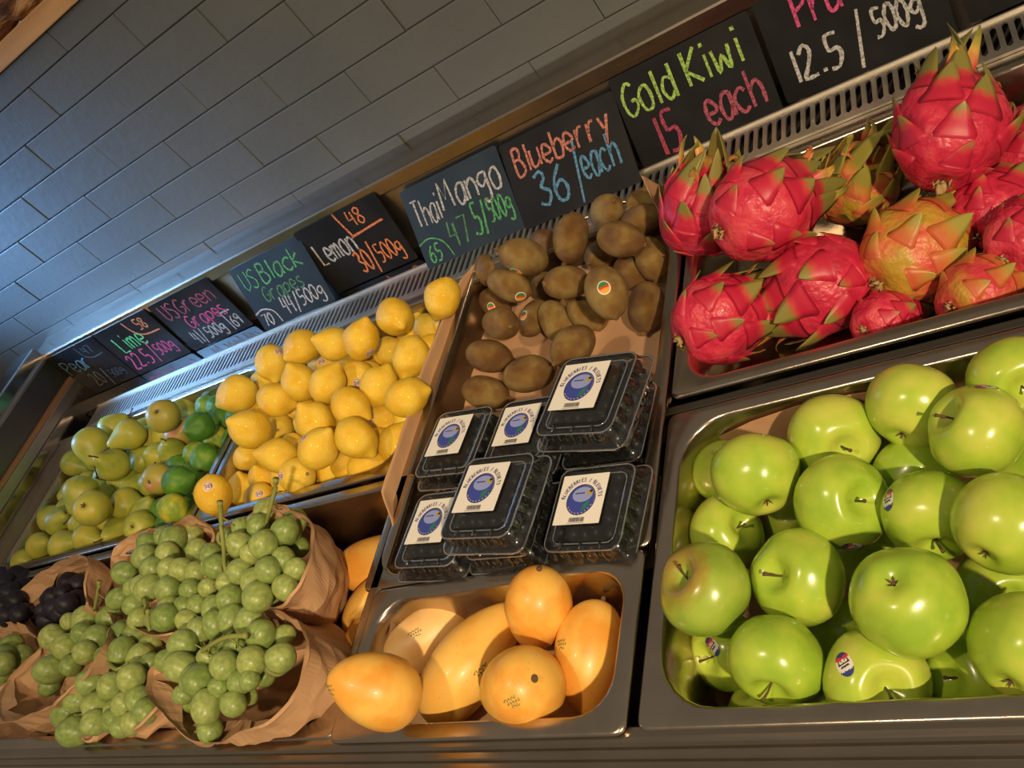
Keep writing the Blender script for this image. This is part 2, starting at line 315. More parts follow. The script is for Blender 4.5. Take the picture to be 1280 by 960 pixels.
# left end of the case: stepped stainless side with a clear upright
endp = thing('end_panel', (0, 0, 0)); endp.parent = case
box('side_wall', -2.352, -2.335, .2, 1.31, -.22, .045, 'shelf_steel', .001, endp)
box('side_step', -2.368, -2.345, .2, 1.31, .045, .072, 'brushed_steel', .002, endp)
box('copper_trim', -2.366, -2.350, .2, 1.305, .072, .084, 'copper_strip', .001, endp)
box('side_glass', -2.372, -2.362, .2, 1.303, .084, .156, 'dark_steel', .001, endp)
box('side_cap', -2.47, -2.372, .2, 1.31, .10, .200, 'shelf_steel', .004, endp)
box('side_rail', -2.40, -2.358, .2, 1.303, .156, .166, 'brushed_steel', .002, endp)
box('end_wall', .62, .64, .2, 1.39, -.9, .17, 'brushed_steel', .001, case)
box('deck_plate', .112, .62, .296, 1.118, -.012, -.003, 'brushed_steel', .001, case)
# ------------------------------------------------------------------ pans
def rrect(x0, x1, y0, y1, r, z, n=6):
    out = []
    for cx, cy, a0 in ((x1-r, y1-r, 0), (x0+r, y1-r, 90), (x0+r, y0+r, 180), (x1-r, y0+r, 270)):
        for k in range(n+1):
            a = math.radians(a0+90*k/n); out.append((cx+r*math.cos(a), cy+r*math.sin(a), z))
    return out
def pan(label, x0, x1, y0, y1, depth, rim=.021, r=.045, z=0, lip=.008, skirt=None):
    L = [rrect(x0+.002, x1-.002, y0+.002, y1-.002, .012, z-lip), rrect(x0, x1, y0, y1, .013, z-lip*.4), rrect(x0+.0015, x1-.0015, y0+.0015, y1-.0015, .013, z-.0006), rrect(x0+.004, x1-.004, y0+.004, y1-.004, .014, z)]
    i0 = (x0+rim, x1-rim, y0+rim, y1-rim)
    def ins(d, rr, zz): return rrect(i0[0]+d, i0[1]-d, i0[2]+d, i0[3]-d, rr, zz)
    L += [ins(-.003, r, z), ins(-.0005, r, z-.001), ins(.001, r, z-.004), ins(.004, r*.97, z-depth*.3), ins(.009, r*.93, z-depth*.82), ins(.013, r*.9, z-depth*.93), ins(.022, r*.8, z-depth*.99), ins(.03, r*.7, z-depth)]
    n = len(L[0]); V = [p for l in L for p in l]; F = []
    for i in range(len(L)-1):
        for k in range(n): F.append((i*n+k, (i+1)*n+k, (i+1)*n+(k+1) % n, i*n+(k+1) % n)[::-1])
    F.append(tuple(range((len(L)-1)*n, len(L)*n)))
    me = mesh('food_pan', V, F, 'pan_steel', True)
    o = obj('food_pan', me); tag(o, label, 'pan')
    s = o.modifiers.new('thickness', 'SOLIDIFY'); s.thickness = .0012; s.offset = -1
    return o
pan('long stainless pan holding the pears and limes', -2.28, -1.487, .70, 1.135, .068)
pan('stainless pan holding the heap of lemons', -1.479, -.935, .70, 1.135, .068)
pan('deep stainless pan lined with paper under kiwis and blueberries', -.927, -.468, .494, 1.186, .075)
pan('stainless pan holding the dragon fruits', -.462, .095, .702, 1.125, .105)
pan('deep stainless pan holding the green apples', -.462, .11, .288, .678, .152, r=.06)
pan('wide stainless pan holding the paper bags of grapes', -2.28, -.893, .289, .692, .132)
pan('small stainless pan holding loose mangoes', -.893, -.470, .282, .490, .088, z=.006, r=.045)
# ------------------------------------------------------------------ fruit shapes (unit radius, +z = the fruit's own stem or tip end)
def wob(seed, amp, fr=1.1):
    off = Vector((seed*7.3, seed*3.1, seed*1.7))
    def f(v): return v*(1+amp*noise.noise(v*fr+off))
    return f
def apple_m(seed):
    P = []
    n = 22
    for i in range(n+1):
        p = math.pi*i/n
        r = math.sin(p)*(1+.05*math.cos(p)); z = math.cos(p)*.90+.02
        z -= .40*math.exp(-(p/.30)**2); z += .20*math.exp(-((math.pi-p)/.24)**2)
        r *= 1.0
        P.append((r if 0 < i < n else 0, z))
    wv = wob(seed, .07, .9); ph = seed*1.3
    def d(v):
        a = math.atan2(v.y, v.x); k = 1+.022*math.cos(5*a+ph)*(1 if abs(v.z) > .5 else .4); v = Vector((v.x*k, v.y*k, v.z)); return wv(v)
    V, F = lathe(P, 36, d); return V, F
def lemon_m(seed, tip=.24, asp=1.12):
    P = []; n = 20
    for i in range(n+1):
        p = math.pi*i/n; z = math.cos(p)*asp; r = math.sin(p)
        z += tip*math.exp(-(p/.27)**2) ; z -= .07*math.exp(-((math.pi-p)/.22)**2)
        P.append((r if 0 < i < n else 0, z))
    return lathe(P, 28, wob(seed, .09, 1.0))
def kiwi_m(seed):
    P = []; n = 18
    for i in range(n+1):
        p = math.pi*i/n; z = math.cos(p)*1.36; r = math.sin(p)**.96
        z += .09*math.exp(-(p/.16)**2); z -= .03*math.exp(-((math.pi-p)/.2)**2)
        P.append((r if 0 < i < n else 0, z))
    wv = wob(seed, .06, .9)
    return lathe(P, 26, lambda v: wv(Vector((v.x, v.y*.93, v.z))))
def pear_m(seed):
    P = [(0, 1.40), (.10, 1.41), (.20, 1.37), (.31, 1.27), (.42, 1.12), (.53, .95), (.66, .75), (.81, .5), (.93, .25), (.995, 0), (.99, -.22), (.92, -.45), (.79, -.66), (.62, -.81), (.44, -.90), (.28, -.92), (.15, -.86), (.07, -.80), (0, -.79)]
    wv = wob(seed, .10, .8); bx = .08*math.sin(seed*2.1)
    return lathe(P, 28, lambda v: wv(Vector((v.x+bx*v.z*v.z, v.y, v.z*.97))))
def mango_m(seed):
    P = []; n = 22
    for i in range(n+1):
        p = math.pi*i/n; c = math.cos(p); z = c*(1.62 if c > 0 else 1.42); r = math.sin(p)*(1-.10*c-.06*max(c, 0)**2)
        P.append((r if 0 < i < n else 0, z))
    wv = wob(seed, .05, .8); s = .10+.03*math.sin(seed*3)
    return lathe(P, 32, lambda v: wv(Vector((v.x+s*(v.z+.2)**2-.08, v.y*.94, v.z))))
def dragon_m(seed):
    P = []; n = 22
    for i in range(n+1):
        p = math.pi*i/n; z = math.cos(p)*1.10; r = math.sin(p)**.9
        z -= .12*math.exp(-((math.pi-p)/.2)**2)*-1
        P.append((r if 0 < i < n else 0, z))
    wv = wob(seed, .08, 1.2)
    def d(v):
        a = math.atan2(v.y, v.x); k = 1+.02*math.cos(6*a+v.z*3+seed); return wv(Vector((v.x*k, v.y*k, v.z)))
    return lathe(P, 36, d)
SHAPE = dict(app=(apple_m, 'apple', 'apple_skin'), lem=(lemon_m, 'lemon', 'lemon_skin'), kiw=(kiwi_m, 'kiwi', 'kiwi_skin'), pea=(pear_m, 'pear', 'pear_skin'),
             lim=(lambda s: lemon_m(s, .15, 1.07), 'lime', 'lime_skin'), man=(mango_m, 'mango', 'mango_skin'), dra=(dragon_m, 'dragon_fruit', 'dragon_skin'))
VAR = {}
def variant(kind, mat, k):
    key = (kind, mat, k)
    if key not in VAR:
        fn, nm, _ = SHAPE[kind]; V, F = fn(k+1); me = mesh(nm, V, F, mat, True)
        VAR[key] = (me, BVHTree.FromPolygons([Vector(v) for v in V], F))
    return VAR[key]
def colmesh(name, parts):
    """parts: (V, F, material)"""
    V = []; F = []; MI = []; ms = []
    for v, f, mt_ in parts:
        if mt_ not in ms: ms.append(mt_)
        k = len(V); V += [tuple(x) for x in v]; F += [tuple(i+k for i in q) for q in f]; MI += [ms.index(mt_)]*len(f)
    me = mesh(name, V, F)
    for mt_ in ms: me.materials.append(MAT[mt_])
    me.polygons.foreach_set('material_index', MI); return me
# shared small parts in fruit units
def stem_mesh(name, L, r, bend, mat, z0):
    pts = [Vector((bend*t_*t_, bend*.4*t_, z0+L*t_)) for t_ in (0, .3, .6, .85, 1)]
    return mesh(name, *tube(pts, [r*.9, r*.75, r*.8, r, r*1.5], 7), mat, True)
PART = {}
PART['apple_stem'] = [stem_mesh('stem', .52, .030, b_, 'stem_brown', .42) for b_ in (.16, -.14, .05)]
PART['pear_stem'] = [stem_mesh('stem', .62, .050, b_, 'stem_brown', 1.34) for b_ in (.18, -.22, .08)]
def star(z, s, rad, mat, name, n=5):
    parts = []
    for k in range(n):
        a = 2*math.pi*k/n; c, d = math.cos(a), math.sin(a); V = []
        for rr, ww, zz in ((.02, .5, 0), (rad*.6, .45, s*.05), (rad, .06, s*.10)):
            for sgn in (-1, 1): V.append((c*rr-d*ww*rad*.5*sgn, d*rr+c*ww*rad*.5*sgn, z+zz))
        parts.append((V, [(0, 1, 3, 2), (2, 3, 5, 4)]))
    dome = lathe([(0, z+s*.02), (rad*.35, z+s*.015), (rad*.5, z-s*.01), (0, z-s*.03)], 8)
    V, F = join(parts+[dome]); return mesh(name, V, F, mat)
PART['apple_calyx'] = [star(-.705, -1, .11, 'calyx_dark', 'calyx')]
PART['pear_calyx'] = [star(-.80, -1, .17, 'calyx_dark', 'calyx')]
PART['lemon_scar'] = [mesh('stem_scar', *lathe([(0, -1.17), (.06, -1.172), (.10, -1.19), (.08, -1.21), (0, -1.20)], 9), 'stalk_tan', True)]
PART['kiwi_nub'] = [mesh('nub', *lathe([(0, 1.475), (.05, 1.48), (.09, 1.49), (.13, 1.45), (.17, 1.40), (.19, 1.33), (0, 1.25)], 12, wob(3, .1, 3)), 'kiwi_skin', True), mesh('nub', *lathe([(0, 1.53), (.04, 1.54), (.07, 1.50), (.09, 1.44), (.17, 1.39), (.20, 1.33), (0, 1.25)], 12, wob(5, .2, 3)), 'kiwi_skin', True)]
PART['mango_scar'] = [mesh('stem_scar', *lathe([(0, -1.36), (.05, -1.37), (.085, -1.44), (.06, -1.475), (.03, -1.46), (0, -1.45)], 10, wob(2, .1, 4)), 'calyx_dark', True)]
for p_ in PART['mango_scar']:
    for v in p_.vertices: v.co.x += .10*(v.co.z+.2)**2-.08
# dragon fruit bracts: broad triangular scales moulded to the fruit, only the tips stand free; long leaves at the crown
def scale_mesh(bvh, d, upt, L, W, lift, mat, seed):
    """built on this fruit's own skin: d outward direction, upt towards the crown; local origin at the root"""
    x = upt.cross(d); base = bvh.ray_cast(d*3, -d)[0]
    M = Matrix((x, upt, d)).transposed(); V = []; ny, nx = 9, 5; rn = random.Random(seed)
    sk = rn.uniform(-.12, .12)
    for s in (0, 1):
        for j in range(ny+1):
            t_ = j/ny; wd = W*.5*((1-t_)**.75)*(1 if t_ > .12 else .80+1.6*t_)+.012*(1-t_)
            for i in range(nx):
                u = i/(nx-1)*2-1; y = L*t_; ang = y
                # walk along the skin towards the crown
                dd = (d*math.cos(ang)+upt*math.sin(ang)+x*(u*wd+sk*t_*t_)).normalized()
                h_ = bvh.ray_cast(dd*3, -dd)[0]; p = h_ if h_ is not None else dd
                free = max(0, t_-.42); hh = (.012+.022*math.sin(math.pi*min(1, t_*1.2))*(1-u*u)+lift*free**1.5*1.9) if s else -.03+lift*free**1.5*1.9+free*.045
                p = p+dd*hh+upt*free*lift*.5
                V.append(M.transposed() @ (p-base))
    F = []; N = (ny+1)*nx
    for j in range(ny):
        for i in range(nx-1):
            a = j*nx+i; F.append((a+N, a+1+N, a+nx+1+N, a+nx+N)); F.append((a, a+nx, a+nx+1, a+1))
        for i, d_ in ((0, 0), (nx-1, 1)):
            a = j*nx+i; q = (a, a+N, a+nx+N, a+nx); F.append(q if d_ == 0 else q[::-1])
    for i in range(nx-1): F.append((ny*nx+i, ny*nx+i+1, ny*nx+i+1+N, ny*nx+i+N)); F.append((i, i+N, i+1+N, i+1))
    return mesh('bract', V, F, mat, True), base, M
def leaf_mesh(L, W, curl, twist, mat, seed):
    """free crown leaf: channelled blade that narrows to a curled tip"""
    V = []; F = []; ny, nx = 10, 4
    pt = Vector((0, 0, 0)); ang = .25; 
    for j in range(ny+1):
        t_ = j/ny; wd = W*(.5-.05*math.sin(t_*9+seed))*(1-t_**2.2)+.008; sd = math.sin(seed*2.3)*.12*t_*t_
        for s in (0, 1):
            for i in range(nx):
                u = i/(nx-1)*2-1; th = .022*(1-t_)+.006
                V.append(pt+Vector((u*wd*math.cos(twist*t_)+sd, u*wd*.3*math.sin(twist*t_), .30*u*u*wd+(th if s else 0)+u*wd*math.sin(twist*t_))))
        ang += curl*(t_**.7)/ny*2; pt = pt+Vector((0, math.cos(ang), math.sin(ang)))*L/ny
    n = nx*2
    for j in range(ny):
        for i in range(nx-1):
            a = j*n+i; F.append((a, a+n, a+n+1, a+1)); b_ = a+nx; F.append((b_, b_+1, b_+n+1, b_+n))
        a = j*n; F.append((a, a+nx, a+nx+n, a+n)); a = j*n+nx-1; F.append((a, a+n, a+n+nx, a+nx))
    a = ny*n
    F.append((a, a+nx, a+nx+1, a+1)); F.append((a+1, a+nx+1, a+nx+2, a+2)); F.append((a+2, a+nx+2, a+nx+3, a+3))
    return mesh('crown_leaf', V, F, mat, True)
LEAF = [leaf_mesh(.95, .26, .5, .3, 'bract_long', 1), leaf_mesh(.80, .30, 1.3, -.3, 'bract_long', 2), leaf_mesh(1.15, .22, -.5, .5, 'bract_long', 3), leaf_mesh(.7, .26, 2.0, .2, 'bract_long', 4)]
stub_m = [mesh('stem_scar', *join([lathe([(0, -1.02), (.06, -1.03), (.09, -1.08), (.09, -1.16), (.05, -1.19), (0, -1.17)], 9, wob(s, .2, 6))]+[tube([Vector((math.cos(a)*.06, math.sin(a)*.06, -1.06)), Vector((math.cos(a)*.15, math.sin(a)*.15, -1.15)), Vector((math.cos(a)*.19, math.sin(a)*.19, -1.10-.05*math.sin(a*3)))], [.04, .03, .012], 5) for a in (0, 1.1, 2.3, 3.4, 4.6, 5.5)]), 'calyx_straw', True) for s in (1, 2)]
LFS = {}
def dress_dragon(o, bvh, idx, col_):
    rnd = random.Random(idx*13+5)
    mats = ('bract_yellow', 'bract_yellow') if col_ == 'yel' else ('bract_short', 'bract_short')
    rings = [(2.62, 4, .46, .60, .10), (2.15, 6, .56, .80, .15), (1.66, 6, .66, .92, .24), (1.2, 6, .70, .90, .42), (.82, 5, .66, .70, .8)]
    for ri, (ph, cnt, L, W, lf) in enumerate(rings):
        for j in range(cnt):
            az = 2*math.pi*(j+.5*(ri % 2))/cnt+rnd.uniform(-.18, .18); p = ph+rnd.uniform(-.14, .14)
            d = Vector((math.sin(p)*math.cos(az), math.sin(p)*math.sin(az), math.cos(p))); upt = (Vector((0, 0, 1))-d*d.z).normalized()
            me, base, M = scale_mesh(bvh, d, upt, L*rnd.uniform(.85, 1.15), W*rnd.uniform(.8, 1.1), lf*rnd.uniform(.6, 1.3), mats[0], idx*31+ri*7+j)
            c = obj('bract', me, o); mm_ = M.to_4x4(); mm_.translation = base; c.matrix_local = mm_
    for ri, (ph, cnt) in enumerate(((.55, 4), (.25, 3))):
        for j in range(cnt):
            az = 2*math.pi*(j+.5*ri)/cnt+rnd.uniform(-.25, .25); p = ph+rnd.uniform(-.08, .08)
            d = Vector((math.sin(p)*math.cos(az), math.sin(p)*math.sin(az), math.cos(p))); upt = (Vector((0, 0, 1))-d*d.z).normalized()
            # leaves leave the skin at an angle between along-skin and straight out
            base = bvh.ray_cast(d*3, -d)[0]; k = .55+.35*ri; y = (upt*(1-k)+d*k+Vector((0, 0, .5))).normalized(); x = y.cross(d).normalized(); z = x.cross(y)
            c = obj('crown_leaf', LEAF[rnd.randrange(4)], o); mm_ = Matrix((x, y, z)).transposed().to_4x4(); mm_.translation = base-d*.06; s = rnd.uniform(.5, .9)*LFS.get(idx, 1)
            c.matrix_local = mm_ @ Matrix.Diagonal((1, s, .8, 1))
    obj('stem_scar', stub_m[idx % 2], o)
# stickers that follow the skin they are stuck on
def sticker(o, bvh, q, n_world, rx, ry, style, spin=0.0):
    d = (q.inverted() @ Vector(n_world)).normalized()
    upw = Vector((-.2, .55, .8)); u = q.inverted() @ upw; u = (u-d*u.dot(d)).normalized(); x = u.cross(d)
    u, x = u*math.cos(spin)+x*math.sin(spin), x*math.cos(spin)-u*math.sin(spin)
    base = bvh.ray_cast(d*3, -d)[0]; V = []; F = []; nr, na = 7, 24
    def put(a, b_):
        src = base+x*a+u*b_+d*.6; h_ = bvh.ray_cast(src, -d)
        p = h_[0] if h_[0] is not None else base+x*a+u*b_
        return p+d*.008
    V.append(put(0, 0)); UV = [(0, 0)]
    for i in range(1, nr+1):
        for k in range(na):
            a = 2*math.pi*k/na; uu, vv = math.cos(a)*i/nr, math.sin(a)*i/nr; UV.append((uu, vv)); V.append(put(uu*rx, vv*ry))
    for k in range(na): F.append((0, 1+k, 1+(k+1) % na))
    for i in range(nr-1):
        for k in range(na): F.append((1+i*na+k, 1+(i+1)*na+k, 1+(i+1)*na+(k+1) % na, 1+i*na+(k+1) % na))
    mats = {'lemon': ['sticker_white', 'sticker_red', 'ink_black'], 'kiwi': ['sticker_green', 'sticker_orange', 'sticker_white', 'sticker_red'], 'apple': ['sticker_white', 'sticker_navy', 'sticker_red', 'ink_black']}[style]
    me = mesh('sticker', V, F)
    for m_ in mats: me.materials.append(MAT[m_])
    for p in me.polygons:
        uu = sum(UV[i][0] for i in p.vertices)/len(p.vertices); vv = sum(UV[i][1] for i in p.vertices)/len(p.vertices); rr = math.hypot(uu, vv)
        if style == 'lemon': k = 1 if .72 < rr < .86 else (2 if abs(vv) < .45 and rr < .7 and (int((uu+1)*7) % 2) else 0)
        elif style == 'kiwi': k = 2 if rr > .86 else (3 if abs(vv-.05) < .14 else (0 if vv > 0 else 1))
        else: k = 1 if (vv > .62 or vv < -.55) else (2 if .38 < vv <= .62 else (3 if abs(vv) < .3 and int((vv+1)*9) % 2 and abs(uu) < .7 else 0))
        p.material_index = k
        p.use_smooth = True
    return obj('sticker', me, o)
def squiggle(o, bvh, q, n_world, size, mat, name='ink_stamp'):
    d = (q.inverted() @ Vector(n_world)).normalized(); u = q.inverted() @ Vector((-.2, .55, .8)); u = (u-d*u.dot(d)).normalized(); x = u.cross(d)
    base = bvh.ray_cast(d*3, -d)[0]; parts = []
    for row in range(3):
        px = -1.0+.3*row
        while px < .4+.25*math.sin(row*5+size*40):
            st = [Vector((px+.12*math.cos(a+row), (1-row)*.42+.16*math.sin(a*1.3+px*5))) for a in (0, 1, 2, 3, 4)]
            P = [base+(x*p.x+u*p.y)*size for p in st]; W = []
            for p in P:
                h_ = bvh.ray_cast(p+d*.6, -d); W.append((h_[0] if h_[0] is not None else p)+d*.006)
            V = []; F = []
            for i, p in enumerate(W):
                t_ = (W[min(i+1, 4)]-W[max(i-1, 0)]).normalized(); s_ = t_.cross(d)*.009; V += [p+s_, p-s_]
            for i in range(4): F.append((2*i, 2*i+1, 2*i+3, 2*i+2))
            parts.append((V, F)); px += .32
    V, F = join(parts); return obj(name, mesh(name, V, F, mat), o)
LAB = dict(
L1='leftmost lemon of the top row, above the limes, brown stem scar at right',
L2='lemon with a sticker on its upper right, second from the left in the top row',
L3='plain lemon touching the vent grille, third from the left in the top row',
L4='plain lemon with its tip pointing left, fourth from the left in the top row',
L5='large lemon with a sticker low on its right, fifth in the top row',
L6='lemon facing forward with its bumpy tip in front, just below the vent grille',
L7='topmost lemon at the far right end, beside the folded brown paper',
L8='lemon tucked under the topmost lemon, next to the brown paper edge',
L9='half hidden lemon behind the lemon with its tip pointing down at upper right',
L10='lemon with its tip pointing down, upper right part of the heap under the front-facing lemon',
L11='lemon with its tip up, below the third lemon of the top row',
L12='upright oval lemon in the middle, right of the tip-up lemon',
L13='lemon with a sticker at its left end, centre of the second row',
L14='oval lemon leaning on the right of the stickered one, second row',
L15='big smooth lemon against the brown paper, right end of the second row',
L16='mostly hidden lemon between the big smooth lemon and the paper',
L17='mostly hidden lemon behind the leftmost top lemons, near the pan back',
L18='lemon with its tip pointing right, left side of the second row',
L19='partly hidden lemon with a sticker at its left, middle of the heap',
L20='lemon in the very middle of the heap, overlapping a stickered one',
L21='round plain lemon right of the middle of the heap, third row',
L22='lemon with its tip to the right and a dark sticker at its left, third row',
L23='large round lemon with its tip at lower right, third row',
L24='lemon against the brown paper near the front right corner',
L25='large lemon with a pointed tip at its upper left, left edge of the heap',
L26='small lemon seen end on with a brown stem scar in its centre',
L27='small round lemon at the left side over the bare pan wall',
L28='large lemon with its tip pointing left, front left of the heap',
L29='large lemon with its knobbly tip up and a sticker at its left edge, front centre',
L30='lemon low at the front rim, tip up, right of the centre',
L31='lemon low at the front rim, under the large round lemon with the lower right tip',
L32='lemon at the front rim with a dark stem scar and a sticker at upper left',
L33='lemon low at the front, left of the stem-scarred one at the rim',
L34='lemon low at the front left, next to the lone stickered corner lemon',
L35='small piece of a stickered lemon showing at the front rim on the left',
L36='lone round lemon in the front left corner of the pan with a round sticker',
L37='lemon showing between the left edge lemons and the tip-right one',
L38='lemon with a red sticker, hidden behind the top row centre',
L39='hidden lemon beside the brown paper below the big smooth lemon',
L40='hidden lemon in the gap at the front rim, centre',
L41='hidden lemon in the dark gap between the front centre lemons',
L42='hidden lemon behind the topmost lemon against the paper',
K1='topmost kiwi with its round nub facing forward, under the blueberry sign',
K2='upright oval kiwi with its tip pointing down, top centre of the kiwi pile',
K3='kiwi lying sideways with a nub at its right end, top right of the pile',
K4='dark brown kiwi lying on top at the left with its nub to the left',
K5='kiwi half hidden behind the dark brown one, at the back rim',
K6='kiwi in the far left back corner beside the paper',
K7='long kiwi slanting down with an orange and green sticker, left of the pile',
K8='kiwi hidden below the sideways one at the top right',
K9='kiwi with its nub to the left in the middle of the pile',
K10='small kiwi peeping out left of the middle kiwi',
K11='largest kiwi, with its crown up and a sticker in the centre',
K12='kiwi behind the largest one on its right side',
K13='upright kiwi at the right edge, half behind the paper',
K14='kiwi slanting under the largest one with a sticker near its lower end',
K15='kiwi below the middle of the pile with its right end hidden',
K16='brown kiwi low in the centre, just above the blueberry boxes',
K17='small kiwi with an orange sticker on its left end',
K18='round kiwi seen end on, lower left of the pile',
K19='golden brown kiwi with an orange sticker, far left behind the round one',
K20='kiwi lying alone on the paper at the left, above the lowest one',
K21='kiwi lying alone on the paper with its tip pointing right',
K22='lowest kiwi at the left, half behind the blueberry boxes',
K23='pale brown kiwi at the top right beside the upright paper fold',
K24='kiwi low at the right edge under the sideways one',
K25='kiwi in the shaded back right corner behind the paper fold',
A1='glossy green apple at the back, left of the one with stem and sticker',
A2='green apple at the back right with a stem and a sticker on top',
A3='green apple at the back, dimple turned right, behind the long-stemmed one',
A4='glossy round green apple at the back left corner',
A5='green apple with a stem, hidden behind the glossy round one in the back left corner',
A6='green apple near the centre with a stem pointing right out of its dimple',
A7='green apple right of centre with a sticker on its left cheek',
A8='large green apple at the right edge, upper of the two cut by the frame',
A9='green apple at the left wall of the pan, above the blushed one',
A10='darker green apple with a brownish blush and a stem at its upper left',
A11='green apple between the blushed apple and the large bottom-up one, shallow dimple at its left',
A12='largest green apple near the centre, turned bottom up with its dark calyx showing',
A13='green apple at the lower left with its stem pointing down',
A14='green apple at the front with an oval sticker on its upper left',
A15='green apple at the front right with a stem pointing left',
A16='largest green apple at the lower right edge of the picture',
A17='green apple at the very bottom left, cut off by the front rim',
A18='hidden green apple between the back rows, right of centre',
A19='hidden green apple between the two big right-hand ones',
A20='hidden yellow-green apple under the bottom-up one',
A21='green apple in the far back right, behind the one with a stem and sticker',
A22='hidden green apple left of centre below the long-stemmed one',
A23='hidden green apple just below the long-stemmed one',
A24='green apple with a sticker, hidden under the blushed one at the left',
A25='hidden green apple at the front rim left of the oval-stickered one',
A26='hidden green apple in the gap behind the stickered right one',
P1='big round yellow-green pear, top left of the pear pile',
P2='pear lying with its neck to the lower left, top centre of the pile',
P3='topmost pear with a reddish blush, beside the limes',
P4='small pear behind the pile touching the vent',
P5='leftmost pear of the upper pile, below the big round one',
P6='yellow-green pear in the middle with its neck to the left',
P7='round green pear right of the middle of the pile',
P8='pear seen from its blossom end just under the blushed one',
P9='pear with a short dark stem stub, right side under the blushed one',
P10='pear behind the one with the dark stem stub, next to the limes',
P11='yellow pear showing a dark calyx, beside the limes at the right',
P12='thin pear lying sideways with its stem to the upper left',
P13='broad pear at the left of the pile with its neck pointing down',
P14='large yellow pear showing its round calyx, centre front',
P15='bright green pear lying sideways, right of the large calyx one',
P16='pear with a dark stem slanting to the lower left, left side of the pile',
P17='lowest pear at the far left front corner, with a long stem',
P18='yellow pear at the front rim under the large calyx one',
P19='small pear at the front rim, second from the left',
P20='yellow pear at the front rim, right of the centre',
P21='small pear with a ribbed calyx at the front rim beside the lime',
P22='hidden pear between the front pears, below the large calyx one',
P23='hidden pear against the left wall of the pan',
P24='hidden pear low beside the yellow-green lime',
M1='dark green lime at the very back of the pan',
M2='large dark green lime, second from the back',
M3='dark lime touching the divider at the back right',
M4='lime with a yellow patch, middle left of the limes',
M5='green lime leaning on the divider, right of the yellow-patched one',
M6='large bright green lime in the middle of the lime row',
M7='yellow-green lime at the front against the divider',
M8='green lime under the front yellow-green one on its left',
M9='small yellow-green piece of lime near the divider at the back',
M10='small hidden lime above the large bright green one',
G1='yellow mango over the front left corner of the small pan, green stamp at left',
G2='pale yellow mango lying on the paper at the back left of the small pan',
G3='largest mango lying diagonally across the middle of the small pan',
G4='mango standing up at the back with a dark stem scar on top',
G5='round mango at the front turned end on, with two dark spots',
G6='mango at the right side of the small pan with its pointed tip down',
G7='mango behind the small pan next to the grape bags, uppermost of three',
G8='middle mango of the three beside the grape bags',
G9='lowest mango of the three beside the grape bags, mostly hidden',
D1='large pink dragon fruit at the top left, lying on another one',
D1b='dragon fruit at the far left with a tall green crown leaf, behind the large one',
D2='topmost dragon fruit with crown leaves reaching over the vent grille',
D3='dragon fruit turning yellow and orange, centre of the pan',
D4='dragon fruit with long green leaves trailing to the lower left',
D5='bright pink dragon fruit in the front left corner of the pan',
D6='dragon fruit with yellowish leaves, hidden at the back between two large ones',
D7='dragon fruit at the right edge of the picture beside the topmost one',
D8='dragon fruit under the topmost one, right side of the pan',
D9='dragon fruit at the right edge of the picture, lower of two',
D10='yellowish dragon fruit low at the front right of the pan',
D11='dragon fruit in shade at the bottom, under the yellow-orange one')
